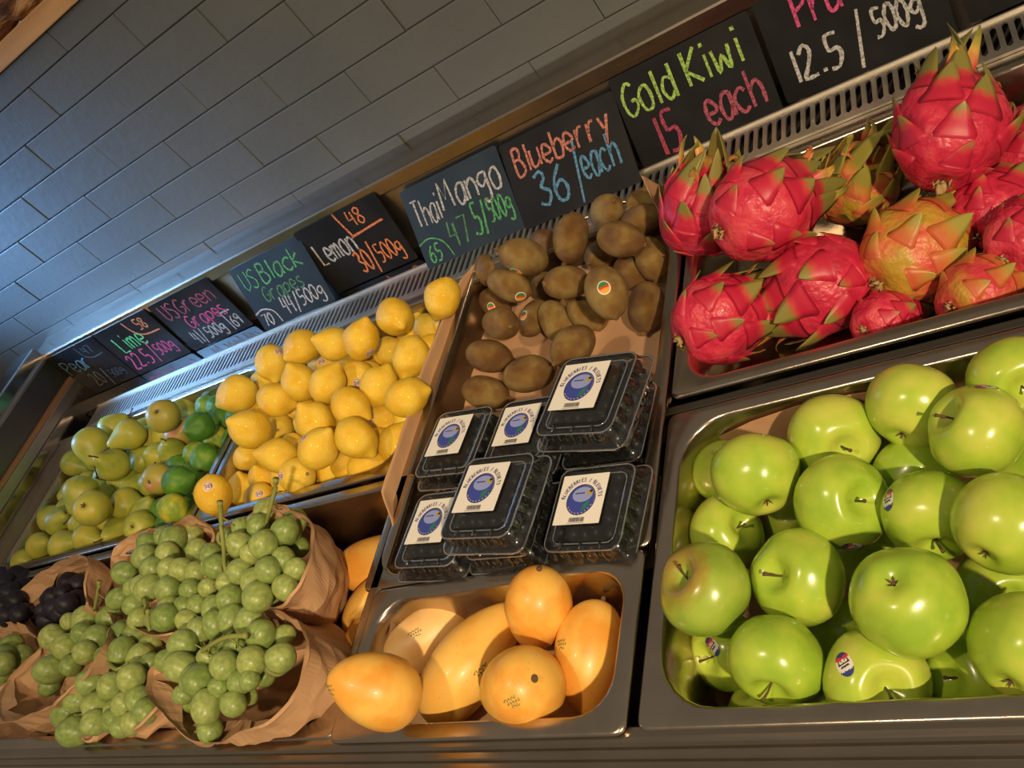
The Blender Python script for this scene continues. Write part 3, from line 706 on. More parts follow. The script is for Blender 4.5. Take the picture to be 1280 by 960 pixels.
FRUIT = """
L1 lem -1.433 0.968 0.056 0.0379 0.90 0.43 -0.08
L2 lem -1.353 1.023 0.056 0.0337 0.05 -0.81 -0.58
L3 lem -1.272 1.037 0.055 0.0346 -0.22 -0.90 0.37
L4 lem -1.167 1.008 0.054 0.0331 -0.28 -0.37 0.89
L5 lem -1.085 0.988 0.054 0.0334 0.64 0.49 0.59
L6 lem -1.014 1.019 0.053 0.0334 0.64 -0.75 -0.15
L7 lem -0.901 1.020 0.052 0.0324 -0.68 -0.50 -0.54
L8 lem -1.022 1.067 -0.036 0.0294 0.46 -0.79 -0.41
L9 lem -1.119 1.046 -0.036 0.0294 0.99 0.13 -0.09
L10 lem -0.959 0.923 0.030 0.0320 -0.41 -0.84 -0.35
L11 lem -1.221 0.929 0.057 0.0327 0.12 0.26 0.96
L12 lem -1.136 0.901 0.053 0.0321 0.66 0.72 0.24
L13 lem -1.131 0.956 -0.000 0.0319 -0.36 -0.59 0.73
L14 lem -1.030 0.887 0.022 0.0322 0.62 0.70 0.35
L15 lem -0.925 0.818 0.037 0.0321 0.93 0.29 -0.24
L16 lem -0.989 0.948 -0.036 0.0294 0.19 -0.80 -0.57
L17 lem -1.431 1.025 0.013 0.0294 0.67 -0.71 -0.20
L18 lem -1.283 0.911 0.052 0.0324 0.67 -0.03 -0.74
L19 lem -1.322 0.963 -0.036 0.0294 -0.34 -0.65 0.68
L20 lem -1.126 0.814 0.052 0.0330 0.04 0.16 0.99
L21 lem -1.056 0.833 0.044 0.0318 0.66 -0.34 -0.67
L22 lem -1.061 0.863 -0.036 0.0297 0.89 0.18 -0.41
L23 lem -1.006 0.752 0.045 0.0321 0.43 -0.44 -0.79
L24 lem -0.995 0.788 -0.026 0.0307 0.64 0.73 0.23
L25 lem -1.325 0.851 0.054 0.0359 -0.11 -0.27 0.96
L26 lem -1.379 0.928 -0.035 0.0314 0.67 -0.57 0.47
L27 lem -1.434 0.865 -0.025 0.0280 0.76 -0.55 0.36
L28 lem -1.239 0.787 0.027 0.0322 -0.46 -0.32 0.83
L29 lem -1.089 0.748 0.051 0.0330 0.80 0.50 0.33
L30 lem -1.153 0.778 -0.036 0.0294 0.60 0.67 0.43
L31 lem -1.045 0.749 -0.024 0.0294 0.93 0.22 -0.29
L32 lem -1.191 0.748 0.005 0.0321 0.96 -0.23 0.13
L33 lem -1.361 0.804 -0.036 0.0294 0.40 0.05 0.92
L34 lem -1.419 0.792 -0.036 0.0294 0.34 0.51 0.79
L35 lem -1.336 0.752 -0.031 0.0294 0.88 -0.45 -0.15
L36 lem -1.344 0.710 0.053 0.0335 -0.24 -0.52 -0.82
L37 lem -1.431 0.966 -0.014 0.0294 0.85 0.01 -0.53
L38 lem -1.321 1.079 -0.036 0.0294 0.87 -0.03 -0.49
L39 lem -0.992 0.844 -0.036 0.0294 0.71 -0.66 -0.24
L40 lem -1.210 0.782 -0.036 0.0294 0.88 0.37 -0.31
L41 lem -1.099 0.770 -0.025 0.0294 0.89 -0.03 -0.45
L42 lem -0.966 1.060 -0.030 0.0294 0.13 -0.85 -0.51
f lem -1.261 0.750 -0.037 0.0288 0.62 -0.78 0.05
f lem -1.292 0.800 -0.037 0.0288 -0.78 -0.62 -0.12
f lem -1.053 0.808 -0.037 0.0288 -0.98 -0.11 -0.17
f lem -1.369 0.861 -0.037 0.0288 1.00 0.07 -0.04
f lem -1.309 0.859 -0.037 0.0288 -0.34 -0.80 -0.50
f lem -1.252 0.845 -0.037 0.0288 -0.62 0.77 -0.15
f lem -1.191 0.851 -0.037 0.0288 0.98 -0.20 0.01
f lem -1.287 0.915 -0.037 0.0288 -0.19 0.56 0.80
f lem -1.231 0.900 -0.037 0.0288 -0.50 -0.45 0.74
f lem -1.164 0.902 -0.037 0.0288 -0.89 -0.29 0.35
f lem -1.255 0.963 -0.037 0.0288 -0.97 0.16 0.16
f lem -1.082 0.963 -0.037 0.0288 -0.04 0.98 0.21
f lem -1.216 1.024 -0.037 0.0288 -0.96 0.27 0.08
f lem -1.158 0.999 -0.037 0.0288 -0.97 0.04 -0.23
f lem -1.057 1.019 -0.037 0.0288 0.34 -0.92 -0.17
f lem -0.999 1.008 -0.037 0.0288 0.44 0.72 -0.54
f lem -1.248 1.077 -0.037 0.0288 -0.60 0.80 -0.00
f lem -1.187 1.076 -0.037 0.0288 -0.20 -0.91 0.36
f lem -1.076 1.086 -0.037 0.0288 0.65 0.65 0.39
K1 kiw -0.615 1.141 0.008 0.0285 0.75 -0.32 0.57
K2 kiw -0.642 1.047 0.050 0.0290 -0.49 -0.67 -0.56
K3 kiw -0.563 1.030 0.024 0.0282 0.85 -0.27 -0.45
K4 kiw -0.732 1.043 0.053 0.0313 -0.53 -0.20 0.83
K5 kiw -0.754 1.148 -0.009 0.0261 0.70 -0.71 -0.09
K6 kiw -0.883 1.143 -0.013 0.0261 0.45 -0.86 -0.23
K7 kiw -0.774 1.020 0.027 0.0285 0.74 -0.25 -0.62
K8 kiw -0.654 1.112 -0.045 0.0261 -0.22 -0.89 0.40
K9 kiw -0.653 0.974 0.025 0.0285 -0.47 -0.53 0.71
K10 kiw -0.761 1.078 -0.045 0.0261 0.15 -0.63 0.76
K11 kiw -0.554 0.890 0.047 0.0312 0.24 -0.89 -0.39
K12 kiw -0.585 1.032 -0.045 0.0261 0.56 -0.81 -0.19
K13 kiw -0.541 0.929 -0.036 0.0286 -0.30 -0.83 -0.48
K14 kiw -0.656 0.967 -0.043 0.0274 -0.37 0.03 0.93
K15 kiw -0.712 0.969 -0.039 0.0286 0.35 -0.72 -0.60
K16 kiw -0.617 0.830 0.022 0.0286 -0.40 -0.88 0.26
K17 kiw -0.769 1.006 -0.045 0.0261 -0.27 -0.96 0.03
K18 kiw -0.782 0.945 0.015 0.0285 0.79 -0.59 0.17
K19 kiw -0.875 1.086 -0.045 0.0261 0.75 -0.54 -0.37
K20 kiw -0.809 0.901 -0.006 0.0285 0.71 0.05 -0.70
K21 kiw -0.704 0.820 0.006 0.0286 0.91 0.24 -0.35
K22 kiw -0.829 0.855 -0.037 0.0285 0.81 -0.07 -0.58
K23 kiw -0.552 1.101 -0.004 0.0261 0.98 0.20 -0.09
K24 kiw -0.538 1.027 -0.028 0.0261 0.03 -0.87 -0.48
K25 kiw -0.551 1.149 -0.011 0.0261 0.99 -0.10 -0.12
A1 app -0.181 0.616 -0.011 0.0469 0.37 0.93 -0.02
A2 app -0.122 0.555 0.007 0.0457 -0.53 0.18 0.83
A3 app -0.269 0.606 -0.023 0.0486 0.50 -0.77 0.39
A4 app -0.339 0.554 0.011 0.0475 -0.31 0.94 0.15
A5 app -0.404 0.611 -0.054 0.0427 0.26 0.40 0.88
A6 app -0.259 0.518 -0.013 0.0485 0.73 -0.44 0.53
A7 app -0.178 0.496 -0.027 0.0465 0.01 -1.00 -0.01
A8 app -0.113 0.454 0.005 0.0455 0.53 0.83 -0.18
A9 app -0.404 0.530 -0.054 0.0427 0.85 -0.15 0.51
A10 app -0.386 0.419 0.019 0.0480 -0.29 0.02 0.96
A11 app -0.305 0.441 -0.018 0.0475 -0.29 -0.32 0.90
A12 app -0.195 0.385 0.022 0.0479 0.00 -0.07 1.00
A13 app -0.323 0.354 -0.007 0.0447 -0.07 -0.98 0.20
A14 app -0.242 0.339 -0.034 0.0462 0.51 -0.51 0.69
A15 app -0.170 0.357 -0.076 0.0431 -0.44 -0.38 0.81
A16 app -0.114 0.350 -0.014 0.0469 0.48 0.84 -0.25
A17 app -0.375 0.341 -0.109 0.0427 0.25 -0.43 -0.87
A18 app -0.201 0.567 -0.064 0.0427 0.47 -0.81 0.34
A19 app -0.144 0.453 -0.109 0.0427 0.39 -0.69 0.60
A20 app -0.296 0.419 -0.109 0.0427 0.46 -0.84 0.30
A21 app -0.087 0.625 -0.013 0.0427 0.29 -0.84 0.45
A22 app -0.339 0.562 -0.109 0.0427 0.43 -0.73 0.52
A23 app -0.269 0.514 -0.109 0.0427 0.39 -0.72 0.57
A24 app -0.406 0.401 -0.077 0.0427 -0.39 -0.60 0.69
A25 app -0.305 0.336 -0.084 0.0427 0.57 -0.58 0.59
A26 app -0.236 0.627 -0.097 0.0427 0.42 -0.79 0.45
f app -0.053 0.342 -0.109 0.0418 0.44 -0.80 -0.40
f app -0.015 0.419 -0.109 0.0418 -0.47 0.81 -0.35
f app -0.053 0.497 -0.109 0.0418 -0.87 -0.47 0.13
f app -0.101 0.574 -0.109 0.0418 -0.00 0.97 0.24
f app -0.015 0.574 -0.109 0.0418 0.54 -0.79 0.29
G1 man -0.764 0.317 0.065 0.0437 -0.21 0.03 0.98
G2 man -0.824 0.443 -0.048 0.0385 0.74 0.65 -0.17
G3 man -0.726 0.385 -0.032 0.0450 0.59 0.80 0.07
G4 man -0.620 0.442 -0.013 0.0417 -0.50 -0.40 -0.77
G5 man -0.611 0.339 0.003 0.0456 -0.84 0.10 -0.53
G6 man -0.561 0.397 -0.048 0.0383 -0.20 -0.96 -0.20
G7 man -1.023 0.602 -0.087 0.0447 0.89 0.36 -0.28
G8 man -1.001 0.520 -0.090 0.0408 0.78 0.56 0.27
G9 man -0.958 0.461 -0.073 0.0358 0.65 0.73 0.20
D1 dra -0.318 0.935 0.055 0.0652 0.68 0.65 -0.35
D1b dra -0.419 1.007 0.037 0.0608 0.54 0.25 0.81
D2 dra -0.095 0.973 0.039 0.0638 0.29 0.91 0.31
D3 dra -0.167 0.876 -0.040 0.0614 0.63 0.76 -0.17
D4 dra -0.284 0.861 -0.038 0.0635 -0.98 -0.14 -0.13
D5 dra -0.408 0.836 -0.015 0.0594 0.71 0.63 -0.32
D6 dra -0.229 1.047 -0.047 0.0544 0.64 -0.11 0.76
D7 dra -0.028 1.001 -0.051 0.0509 0.39 0.91 -0.12
D8 dra -0.077 0.919 -0.053 0.0480 0.44 0.88 -0.16
D9 dra -0.045 0.835 -0.037 0.0444 0.61 0.74 -0.28
D10 dra -0.106 0.790 -0.056 0.0452 0.59 0.63 -0.50
D11 dra -0.212 0.793 -0.063 0.0381 0.48 0.63 -0.61
P1 pea -2.009 0.988 0.054 0.0431 0.24 -0.84 -0.49
P2 pea -1.895 1.007 0.029 0.0376 -0.40 -0.85 0.34
P3 pea -1.735 1.006 0.042 0.0377 -0.46 0.34 -0.82
P4 pea -2.070 1.090 0.008 0.0356 0.80 0.59 -0.08
P5 pea -2.220 1.026 -0.009 0.0356 0.82 -0.22 -0.52
P6 pea -1.883 0.916 0.032 0.0374 0.39 -0.30 0.87
P7 pea -1.893 0.972 -0.031 0.0350 -0.66 0.57 0.49
P8 pea -1.908 1.040 -0.030 0.0356 -0.32 0.67 -0.67
P9 pea -1.762 0.961 -0.025 0.0327 0.60 -0.07 0.79
P10 pea -1.779 1.017 -0.030 0.0356 0.91 0.31 0.28
P11 pea -1.700 0.858 0.000 0.0335 -0.12 0.78 -0.61
P12 pea -1.909 0.909 -0.030 0.0356 -0.22 -0.35 0.91
P13 pea -1.912 0.832 0.053 0.0392 -0.02 -0.99 -0.13
P14 pea -1.807 0.772 0.053 0.0390 -0.48 0.39 -0.79
P15 pea -1.816 0.823 -0.012 0.0343 0.75 0.13 -0.65
P16 pea -2.089 0.825 -0.004 0.0360 0.95 0.06 0.31
P17 pea -2.164 0.780 -0.020 0.0326 0.99 0.06 0.12
P18 pea -1.956 0.774 -0.030 0.0356 0.93 -0.21 -0.31
P19 pea -2.035 0.761 -0.022 0.0356 0.98 0.18 0.01
P20 pea -1.829 0.764 -0.030 0.0356 0.30 -0.74 0.60
P21 pea -1.707 0.748 -0.018 0.0356 -0.37 0.51 -0.77
P22 pea -2.025 0.824 -0.030 0.0356 0.88 -0.46 -0.08
P23 pea -2.217 0.872 -0.030 0.0356 0.88 0.37 0.29
P24 pea -1.752 0.801 -0.032 0.0341 0.79 0.40 0.46
M1 lim -1.736 1.094 -0.038 0.0276 1.00 0.09 0.00
M2 lim -1.574 0.941 0.031 0.0311 0.06 -0.81 0.58
M3 lim -1.639 1.026 -0.038 0.0276 0.54 -0.70 -0.47
M4 lim -1.676 0.942 -0.038 0.0276 -0.03 -0.71 0.70
M5 lim -1.592 0.899 -0.020 0.0297 0.09 -1.00 -0.01
M6 lim -1.556 0.803 0.025 0.0320 0.91 0.32 -0.25
M7 lim -1.547 0.745 0.014 0.0298 0.72 -0.38 -0.59
M8 lim -1.695 0.799 -0.038 0.0276 0.03 -1.00 0.08
M9 lim -1.624 0.973 -0.035 0.0276 0.55 -0.70 -0.46
M10 lim -1.722 0.918 -0.038 0.0276 0.88 -0.42 -0.23
f pea -2.220 0.751 -0.031 0.0349 -0.27 0.90 -0.35
f lim -1.641 0.755 -0.038 0.0279 0.48 -0.40 0.78
f pea -1.903 0.817 -0.031 0.0349 0.09 0.97 0.23
f lim -1.610 0.819 -0.038 0.0279 0.59 -0.81 -0.05
f pea -2.138 0.884 -0.031 0.0349 -0.50 0.44 -0.75
f pea -1.985 0.893 -0.031 0.0349 -0.77 -0.63 0.01
f pea -1.850 0.876 -0.031 0.0349 0.30 0.95 -0.04
f pea -1.784 0.884 -0.031 0.0349 0.73 0.15 0.67
f lim -1.643 0.884 -0.038 0.0279 0.46 0.85 -0.27
f pea -2.182 0.948 -0.031 0.0349 -0.19 -0.79 0.58
f pea -2.113 0.948 -0.031 0.0349 0.88 -0.41 -0.24
f pea -2.036 0.954 -0.031 0.0349 0.52 -0.75 -0.40
f pea -1.826 0.966 -0.031 0.0349 -0.40 -0.84 -0.38
f lim -1.539 0.948 -0.038 0.0279 0.53 0.85 0.00
f pea -2.144 1.031 -0.031 0.0349 0.93 0.33 0.16
f pea -1.843 1.030 -0.031 0.0349 -0.36 0.92 -0.17
f lim -1.708 1.012 -0.038 0.0279 -0.18 0.94 0.30
f lim -1.570 1.013 -0.038 0.0279 0.62 -0.77 0.13
f pea -2.186 1.083 -0.031 0.0349 -0.80 0.22 0.56
f pea -1.966 1.080 -0.031 0.0349 0.72 0.69 0.04
f pea -1.812 1.090 -0.031 0.0349 0.98 -0.17 -0.03
f lim -1.681 1.077 -0.038 0.0279 0.61 -0.42 0.66
f lim -1.610 1.077 -0.038 0.0279 0.42 0.91 -0.00
f lim -1.539 1.077 -0.038 0.0279 -0.75 0.33 0.58
"""
STICK = """
L2 0.88 0.26 0.39
L5 0.51 -0.71 -0.49
L13 0.54 -0.80 0.27
L19 0.41 -0.69 0.59
L22 -0.21 -0.44 0.87
L29 -0.10 0.03 0.99
L32 -0.22 -0.53 0.81
L36 0.60 -0.12 0.79
L38 0.62 -0.39 0.68
L35 0.76 -0.19 0.62
K7 0.58 -0.71 -0.41
K11 0.37 -0.55 0.75
K14 0.01 -0.65 -0.76
K17 -0.19 -0.47 0.86
K19 0.18 -0.90 0.40
K4 -0.42 -0.90 -0.14
K16 -0.86 -0.45 0.26
A2 0.42 0.67 0.62
A7 -0.59 -0.03 0.81
A14 -0.26 -0.05 0.97
A24 0.02 -0.34 0.94
A6 0.13 -0.96 -0.24
G1 -0.35 -0.26 0.90
G2 0.32 -0.33 0.89
G3 0.88 -0.35 0.33
G6 -0.31 -0.13 0.94
G5 0.54 -0.53 0.65
"""
GRAPES = """
B1 -1.245 0.569 0.063 0.0178
B1 -1.205 0.538 0.068 0.0181
B1 -1.234 0.515 0.050 0.0146
B1 -1.143 0.558 0.081 0.0186
B1 -1.063 0.540 0.093 0.0195
B1 -1.052 0.571 0.074 0.0198
B1 -1.134 0.596 0.071 0.0158
B1 -1.179 0.601 0.071 0.0138
B1 -1.159 0.640 0.053 0.0178
B1 -1.080 0.609 0.046 0.0179
B1 -1.035 0.525 0.070 0.0159
B1 -1.010 0.509 0.061 0.0157
B1 -1.040 0.500 0.084 0.0181
B1 -1.072 0.489 0.079 0.0175
B1 -1.112 0.510 0.081 0.0180
B1 -1.016 0.481 0.062 0.0172
B1 -1.046 0.461 0.079 0.0203
B1 -1.141 0.479 0.063 0.0181
B1 -1.208 0.588 0.071 0.0139
B1 -1.098 0.534 0.085 0.0138
B1 -1.155 0.504 0.070 0.0149
B1 -1.082 0.490 0.034 0.0128
B1 -1.073 0.572 0.028 0.0151
B1 -1.226 0.556 0.045 0.0158
B1 -1.105 0.566 0.048 0.0160
B1 -1.322 0.581 0.025 0.0167
B2 -1.419 0.633 0.048 0.0227
B2 -1.421 0.659 0.020 0.0210
B2 -1.484 0.658 0.037 0.0160
B2 -1.510 0.641 0.044 0.0181
B2 -1.480 0.606 0.052 0.0208
B2 -1.400 0.597 0.055 0.0191
B2 -1.410 0.566 0.062 0.0189
B2 -1.356 0.558 0.063 0.0175
B2 -1.324 0.554 0.059 0.0192
B2 -1.545 0.587 0.042 0.0201
B2 -1.395 0.528 0.061 0.0205
B2 -1.332 0.518 0.061 0.0199
B2 -1.285 0.518 0.049 0.0168
B2 -1.471 0.545 0.050 0.0162
B2 -1.294 0.551 0.048 0.0171
B2 -1.541 0.541 0.033 0.0188
B2 -1.452 0.514 0.043 0.0179
B2 -1.299 0.465 0.061 0.0210
B2 -1.368 0.480 0.040 0.0162
B2 -1.319 0.490 0.050 0.0178
B2 -1.287 0.491 0.046 0.0157
B2 -1.347 0.608 0.035 0.0180
B2 -1.430 0.490 0.033 0.0177
B2 -1.422 0.623 0.015 0.0177
B2 -1.429 0.564 0.035 0.0172
B2 -1.377 0.558 0.033 0.0168
B2 -1.318 0.517 0.006 0.0164
B2 -1.549 0.558 0.010 0.0159
B3 -1.260 0.493 0.039 0.0165
B3 -1.203 0.478 0.043 0.0187
B3 -1.131 0.450 0.054 0.0187
B3 -1.075 0.436 0.058 0.0197
B3 -1.037 0.414 0.058 0.0192
B3 -1.143 0.471 0.034 0.0174
B3 -1.210 0.441 0.049 0.0166
B3 -1.169 0.445 0.052 0.0172
B3 -1.212 0.413 0.064 0.0198
B3 -1.263 0.464 0.044 0.0163
B3 -1.273 0.400 0.042 0.0168
B3 -1.191 0.376 0.062 0.0201
B3 -1.126 0.350 0.066 0.0201
B3 -1.071 0.366 0.072 0.0185
B3 -1.030 0.374 0.060 0.0191
B3 -1.087 0.402 0.057 0.0154
B3 -1.138 0.389 0.059 0.0149
B3 -0.986 0.380 0.049 0.0185
B3 -1.023 0.423 0.031 0.0145
B3 -1.085 0.343 0.055 0.0150
B3 -1.050 0.349 0.053 0.0156
B3 -1.022 0.348 0.058 0.0130
B3 -1.186 0.343 0.044 0.0133
B3 -1.097 0.316 0.057 0.0188
B3 -1.052 0.322 0.048 0.0162
B3 -1.112 0.297 0.029 0.0162
B3 -1.055 0.374 0.017 0.0153
B3 -1.075 0.347 0.018 0.0128
B3 -1.142 0.348 0.022 0.0140
B3 -1.222 0.403 0.026 0.0157
B3 -1.066 0.404 0.017 0.0148
B3 -1.196 0.345 0.015 0.0144
B3 -1.298 0.391 0.012 0.0135
B3 -1.240 0.427 0.025 0.0142
B3 -1.173 0.420 0.029 0.0138
B4 -1.498 0.474 0.020 0.0201
B4 -1.451 0.468 0.018 0.0187
B4 -1.431 0.430 0.037 0.0210
B4 -1.366 0.414 0.035 0.0204
B4 -1.461 0.416 0.041 0.0173
B4 -1.380 0.441 0.021 0.0180
B4 -1.334 0.403 0.032 0.0164
B4 -1.319 0.369 0.059 0.0203
B4 -1.387 0.364 0.050 0.0200
B4 -1.471 0.377 0.043 0.0199
B4 -1.508 0.353 0.032 0.0191
B4 -1.421 0.339 0.038 0.0202
B4 -1.331 0.335 0.045 0.0185
B4 -1.300 0.341 0.043 0.0192
B4 -1.273 0.324 0.039 0.0180
B4 -1.561 0.342 0.016 0.0205
B4 -1.404 0.311 0.040 0.0188
B4 -1.355 0.315 0.036 0.0185
B4 -1.300 0.308 0.037 0.0163
B4 -1.485 0.305 0.024 0.0223
B4 -1.328 0.304 0.035 0.0156
B4 -1.451 0.420 0.012 0.0174
B4 -1.517 0.409 0.014 0.0168
B4 -1.520 0.341 0.002 0.0164
B4 -1.371 0.371 0.016 0.0156
B4 -1.347 0.383 0.006 0.0156
B4 -1.434 0.356 0.015 0.0159
B5 -1.639 0.537 -0.017 0.0241
B5 -1.689 0.528 0.004 0.0231
B5 -1.613 0.484 0.005 0.0222
B5 -1.652 0.492 0.013 0.0193
B5 -1.785 0.502 0.005 0.0236
B5 -1.689 0.470 0.013 0.0226
B5 -1.600 0.451 0.016 0.0197
B5 -1.720 0.432 0.005 0.0247
B5 -1.651 0.434 0.006 0.0178
B5 -1.765 0.417 -0.027 0.0175
B5 -1.746 0.530 0.006 0.0157
B5 -1.732 0.465 -0.020 0.0176
B5 -1.705 0.545 -0.035 0.0181
B5 -1.653 0.476 -0.021 0.0172
B5 -1.778 0.475 -0.022 0.0180
B5 -1.804 0.557 -0.027 0.0175
B6 -1.980 0.504 -0.009 0.0241
B6 -1.944 0.487 -0.023 0.0226
B6 -1.912 0.451 0.016 0.0218
B6 -1.938 0.474 0.009 0.0199
B6 -1.984 0.443 -0.022 0.0207
B6 -1.977 0.478 -0.036 0.0192
B6 -2.058 0.492 -0.011 0.0221
B6 -2.045 0.458 -0.022 0.0218
B6 -2.076 0.523 -0.035 0.0188
B7 -1.883 0.599 0.005 0.0192
B7 -1.871 0.633 -0.009 0.0231
B7 -1.961 0.671 -0.020 0.0215
B7 -1.919 0.670 -0.031 0.0213
B7 -1.836 0.569 0.005 0.0211
B7 -1.989 0.581 -0.036 0.0200
B7 -1.779 0.566 0.014 0.0206
B7 -1.897 0.562 -0.018 0.0204
B7 -1.795 0.589 -0.006 0.0187
B7 -1.836 0.601 0.007 0.0178
B7 -1.921 0.581 -0.009 0.0170
B7 -1.837 0.627 -0.012 0.0192
B7 -1.808 0.555 0.004 0.0173
B7 -1.897 0.623 -0.031 0.0184
B7 -1.935 0.588 -0.035 0.0185
B8 -2.137 0.656 0.013 0.0223
B8 -2.152 0.687 -0.005 0.0227
B8 -2.105 0.677 -0.009 0.0185
B8 -2.043 0.616 0.026 0.0226
B8 -2.058 0.643 0.005 0.0205
B8 -2.076 0.599 0.014 0.0228
B8 -2.001 0.595 0.022 0.0222
B8 -2.036 0.571 0.009 0.0224
B8 -2.029 0.625 -0.002 0.0165
B8 -2.245 0.702 -0.005 0.0207
B8 -1.979 0.571 0.011 0.0195
B8 -2.058 0.572 -0.017 0.0177
B8 -2.111 0.629 0.017 0.0207
B8 -2.220 0.650 0.002 0.0242
B8 -2.184 0.607 -0.005 0.0237
B8 -2.286 0.701 -0.009 0.0237
B8 -2.203 0.604 -0.039 0.0200
B8 -2.017 0.601 -0.004 0.0150
B1 -1.236 0.549 0.057 0.0172
B1 -1.084 0.554 0.079 0.0185
B1 -1.073 0.582 0.054 0.0188
B1 -1.164 0.613 0.058 0.0150
B1 -1.208 0.616 0.052 0.0131
B1 -1.190 0.657 0.030 0.0169
B1 -1.060 0.535 0.056 0.0151
B1 -1.100 0.500 0.051 0.0166
B1 -1.040 0.491 0.050 0.0163
B1 -1.127 0.576 0.025 0.0152
B1 -1.356 0.598 0.009 0.0159
B2 -1.447 0.644 0.034 0.0215
B2 -1.448 0.679 0.012 0.0200
B2 -1.512 0.616 0.039 0.0197
B2 -1.430 0.610 0.036 0.0182
B2 -1.360 0.565 0.045 0.0182
B2 -1.581 0.602 0.030 0.0191
B2 -1.427 0.539 0.055 0.0194
B2 -1.305 0.535 0.033 0.0160
B2 -1.325 0.480 0.044 0.0200
B2 -1.347 0.503 0.035 0.0169
B2 -1.309 0.505 0.029 0.0149
B2 -1.370 0.616 0.021 0.0171
B2 -1.448 0.632 0.005 0.0168
B3 -1.169 0.484 0.019 0.0165
B3 -1.246 0.445 0.034 0.0158
B3 -1.231 0.420 0.049 0.0188
B3 -1.219 0.386 0.046 0.0191
B3 -1.154 0.360 0.055 0.0191
B3 -1.094 0.371 0.054 0.0176
B3 -1.117 0.405 0.047 0.0147
B3 -1.019 0.385 0.030 0.0176
B3 -1.054 0.427 0.017 0.0138
B3 -1.076 0.351 0.034 0.0148
B3 -1.050 0.357 0.043 0.0124
B3 -1.081 0.333 0.034 0.0154
B3 -1.141 0.308 0.011 0.0154
B3 -1.088 0.384 0.003 0.0145
B3 -1.169 0.353 -0.005 0.0133
B3 -1.252 0.416 0.017 0.0149
B3 -1.222 0.351 0.001 0.0136
B3 -1.328 0.400 0.004 0.0128
B3 -1.263 0.446 0.013 0.0135
B4 -1.526 0.487 0.005 0.0191
B4 -1.486 0.427 0.032 0.0164
B4 -1.340 0.379 0.045 0.0193
B4 -1.538 0.358 0.013 0.0182
B4 -1.372 0.331 0.032 0.0175
B4 -1.330 0.343 0.026 0.0182
B4 -1.302 0.335 0.023 0.0171
B4 -1.596 0.344 0.000 0.0195
B4 -1.481 0.434 -0.009 0.0166
B4 -1.548 0.415 -0.002 0.0160
B4 -1.547 0.352 -0.008 0.0156
B4 -1.399 0.374 -0.005 0.0148
B4 -1.461 0.362 0.001 0.0151
B5 -1.723 0.536 -0.006 0.0220
B5 -1.637 0.492 -0.009 0.0211
B5 -1.676 0.495 -0.004 0.0183
B5 -1.631 0.459 0.003 0.0187
B5 -1.682 0.442 -0.012 0.0170
B5 -1.794 0.424 -0.039 0.0167
B5 -1.775 0.538 -0.008 0.0149
B5 -1.683 0.493 -0.030 0.0164
B5 -1.808 0.478 -0.043 0.0171
B6 -1.973 0.494 -0.042 0.0215
B6 -1.954 0.462 0.007 0.0207
B6 -1.971 0.484 -0.003 0.0189
B6 -2.091 0.499 -0.024 0.0210
B7 -1.914 0.606 -0.008 0.0183
B7 -1.990 0.681 -0.028 0.0205
B7 -1.948 0.676 -0.041 0.0203
B7 -1.874 0.576 -0.006 0.0200
B7 -2.019 0.589 -0.047 0.0190
B7 -1.825 0.598 -0.025 0.0178
B7 -1.865 0.610 -0.008 0.0169
B7 -1.950 0.595 -0.026 0.0161
B7 -1.866 0.632 -0.024 0.0183
B7 -1.842 0.568 -0.008 0.0165
B7 -1.931 0.636 -0.041 0.0175
B8 -2.166 0.666 0.002 0.0212
B8 -2.129 0.690 -0.019 0.0175
B8 -2.079 0.624 0.015 0.0215
B8 -2.085 0.653 -0.003 0.0195
B8 -2.107 0.604 -0.002 0.0217
B8 -2.059 0.635 -0.010 0.0156
B8 -2.281 0.715 -0.017 0.0196
B8 -2.010 0.583 -0.001 0.0186
B8 -2.147 0.634 0.008 0.0196
B8 -2.319 0.710 -0.025 0.0225
B8 -2.236 0.611 -0.054 0.0190
B8 -2.045 0.614 -0.010 0.0143
"""
STEMS= [('B1', [(-1.13, 0.593, 0.15), (-1.144, 0.581, 0.13), (-1.153, 0.568, 0.115), (-1.149, 0.541, 0.1), (-1.135, 0.513, 0.095), (-1.126, 0.493, 0.08)]), ('B1', [(-1.024, 0.617, 0.14), (-1.039, 0.61, 0.125), (-1.052, 0.602, 0.115), (-1.07, 0.591, 0.1), (-1.099, 0.59, 0.08)]), ('B3', [(-1.025, 0.399, 0.085), (-1.062, 0.398, 0.09), (-1.102, 0.392, 0.085), (-1.146, 0.388, 0.07)]), ('B5', [(-1.588, 0.568, 0.06), (-1.602, 0.552, 0.045), (-1.638, 0.535, 0.02)]), ('B2', [(-1.374, 0.501, 0.07), (-1.346, 0.477, 0.07), (-1.329, 0.446, 0.06)]), ('B4', [(-1.45, 0.412, 0.045), (-1.382, 0.388, 0.055), (-1.365, 0.403, 0.05)])]
